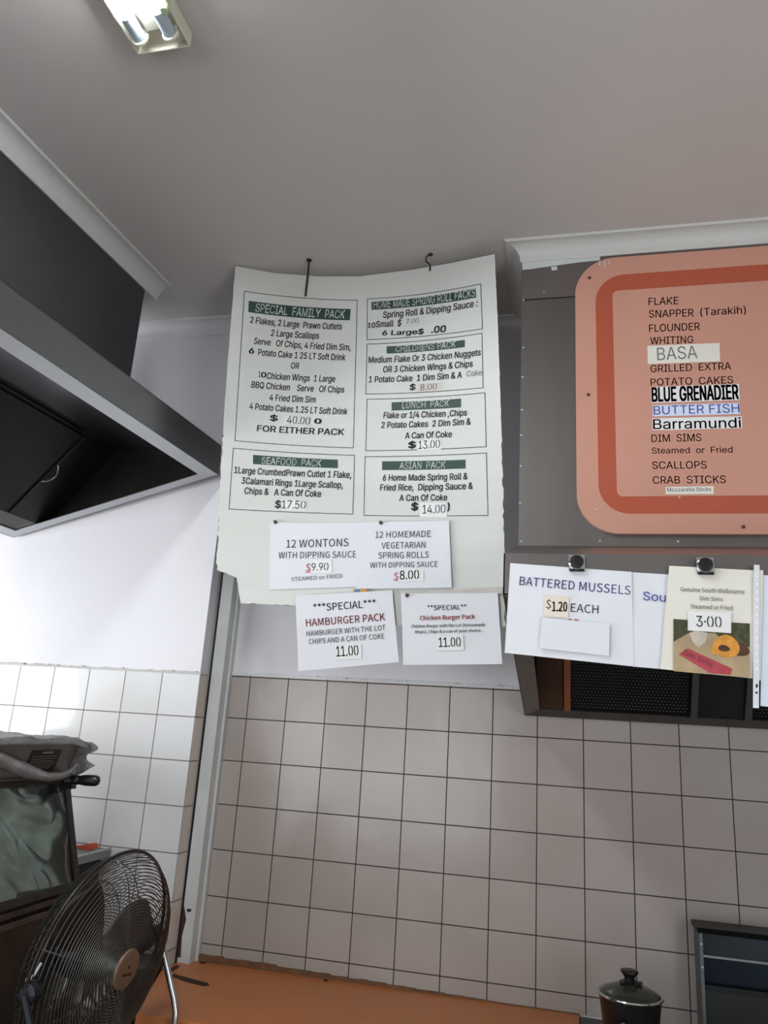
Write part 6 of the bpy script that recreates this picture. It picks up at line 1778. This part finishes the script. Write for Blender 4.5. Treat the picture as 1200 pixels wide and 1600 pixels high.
grille('front_grille', 1, 0.075, 0.046, 29, 6, 0.0013)
mb = MB()
prof = lambda r: -0.095 * (0.6 * (1 - (r / FR) ** 9) + 0.4 * (1 - (r / FR) ** 2))
nr = 84
for k in range(nr):      # swept spokes of the rear guard
    a = 2 * math.pi * k / nr
    mb.tube([fp(0.05 + (FR - 0.052) * i / 12, a + 1.15 * (i / 12), prof(0.05 + (FR - 0.052) * i / 12)) for i in range(13)], 0.0013, 4)
for r in (0.06, 0.11, 0.16, 0.21):
    mb.tube([fp(r, 2 * math.pi * i / 60, prof(r) + 0.002) for i in range(60)], 0.0015, 5, closed=True)
mb.build('rear_grille', wire, t, smooth=True)
mb = MB()
mb.tube([fp(FR, 2 * math.pi * i / 90, 0) for i in range(90)], 0.0042, 8, closed=True)
mb.build('rim', mat('dark_rim', '#2c2725', 0.4, 0.4), t, smooth=True)
mb = MB()
mb.lathe([(0.044, 0.070), (0.046, 0.076), (0.044, 0.081), (0.036, 0.083)], FC, fn, 40)
bd = mb.build('hub_badge', mat('tan_badge', '#7d6450', 0.4, 0.3, var=0.06), t, smooth=True)
mb = MB()
mb.lathe([(0.004, 0.0832), (0.003, 0.0842)], FC + fv * 0.006, fn, 12)
for k in range(7):
    c0 = FC + fn * 0.0836 - fv * 0.016 + fu * (-0.018 + 0.006 * k) + fv * 0.001 * k
    mb.slab(c0, c0 + fu * 0.0035, c0 + fu * 0.0035 + fv * 0.005, c0 + fv * 0.005, fn * 0.0004)
mb.build('badge_mark', black_plastic, bd)
blade_m = mat('dark_blade', '#352c28', 0.35, 0.1, var=0.15)
for k in range(3):
    a0 = math.radians(35 + 120 * k)
    mb = MB()
    vs = []
    n1, n2 = 12, 8
    for i in range(n1 + 1):
        r = 0.035 + 0.185 * i / n1
        wid = (0.35 + 0.75 * math.sin(math.pi * min(1, (i / n1) * 0.75 + 0.12))) * 0.75
        for j in range(n2 + 1):
            s = j / n2 - 0.5
            vs.append(fp(r, a0 + s * wid + 0.25 * (i / n1), -0.01 + s * 0.055 * (1 - 0.3 * i / n1)))
    mb.add(vs, [(i * (n2 + 1) + j, i * (n2 + 1) + j + 1, (i + 1) * (n2 + 1) + j + 1, (i + 1) * (n2 + 1) + j) for i in range(n1) for j in range(n2)])
    o = mb.build('blade', blade_m, t, smooth=True, fix=False)
    md = o.modifiers.new('thickness', 'SOLIDIFY')
    md.thickness = 0.002
mb = MB()
mb.lathe([(0.040, -0.02), (0.042, 0.02), (0.03, 0.03)], FC, fn, 32)
mb.build('blade_hub', blade_m, t, smooth=True)
mb = MB()
mb.lathe([(0.030, -0.125), (0.056, -0.118), (0.060, -0.105), (0.060, -0.045), (0.05, -0.03)], FC, fn, 32)
mb.build('motor', mat('motor_black', '#1b1b1c', 0.4, 0.3), t, smooth=True)
for sg in (1, -1):
    pv = FC + sg * np.array([0, 1, 0]) * (FR + 0.012)
    mb = MB()
    mb.lathe([(0.022, -0.012), (0.024, 0.0), (0.022, 0.014), (0.014, 0.02)], pv, (0, sg, 0), 10)
    mb.build('pivot_knob', mat('navy_black_plastic', '#0e1119', 0.4), t)
    mb = MB()
    pb = pv + np.array([0, sg * 0.02, 0])
    pth = [pb + [0.0, 0, 0.0], pb + [0.03, 0, -0.06], pb + [0.072, 0, -0.155], pb + [0.082, 0, -0.185], pb + [0.084, 0, -0.215]]
    pth += [np.array([pb[0] + 0.085, pb[1], BZf + 0.03]), np.array([pb[0] + 0.075, pb[1] - sg * 0.02, BZf + 0.009]), np.array([pb[0] + 0.05, pb[1] - sg * 0.08, BZf + 0.009]), np.array([pb[0] - 0.12, pb[1] - sg * 0.12, BZf + 0.009])]
    mb.tube(pth, 0.0085, 12)
    mb.build('leg', chrome if sg > 0 else mat('navy_black_plastic', '#0e1119', 0.4), t, smooth=True)
mb = MB()
cl = depthpt(45, 1531, 1.72)
mb.lathe([(0.003, -0.006), (0.0065, -0.004), (0.0065, 0.004), (0.003, 0.006)], cl, (0.4, -1, 0), 12)
mb.tube([cl, cl + [0.012, 0, 0.012], cl + [0.018, 0.01, 0.034]], 0.003, 8)
mb.build('grille_clip', mat('white_clip', '#d6d4d8', 0.4), t, smooth=True)

# the low bench that carries the fan, below the frame
t = thing('bench', 'low steel bench under the fan, below the picture edge', 'bench', (FC[0], FC[1], 0))
mb = MB()
mb.box((-0.14, FC[1] - 0.5, BZf - 0.03), (FC[0] + 0.35, -0.575, BZf))
mb.build('top', steel_dark, t)
for (x, y) in ((-0.1, FC[1] - 0.45), (FC[0] + 0.3, FC[1] - 0.45), (-0.1, -0.62), (FC[0] + 0.3, -0.62)):
    mb = MB()
    mb.box((x - 0.02, y - 0.02, 0), (x + 0.02, y + 0.02, BZf - 0.03))
    mb.build('leg', steel_dark, t)

for o in D.objects:
    if '_o' in o:
        del o['_o']
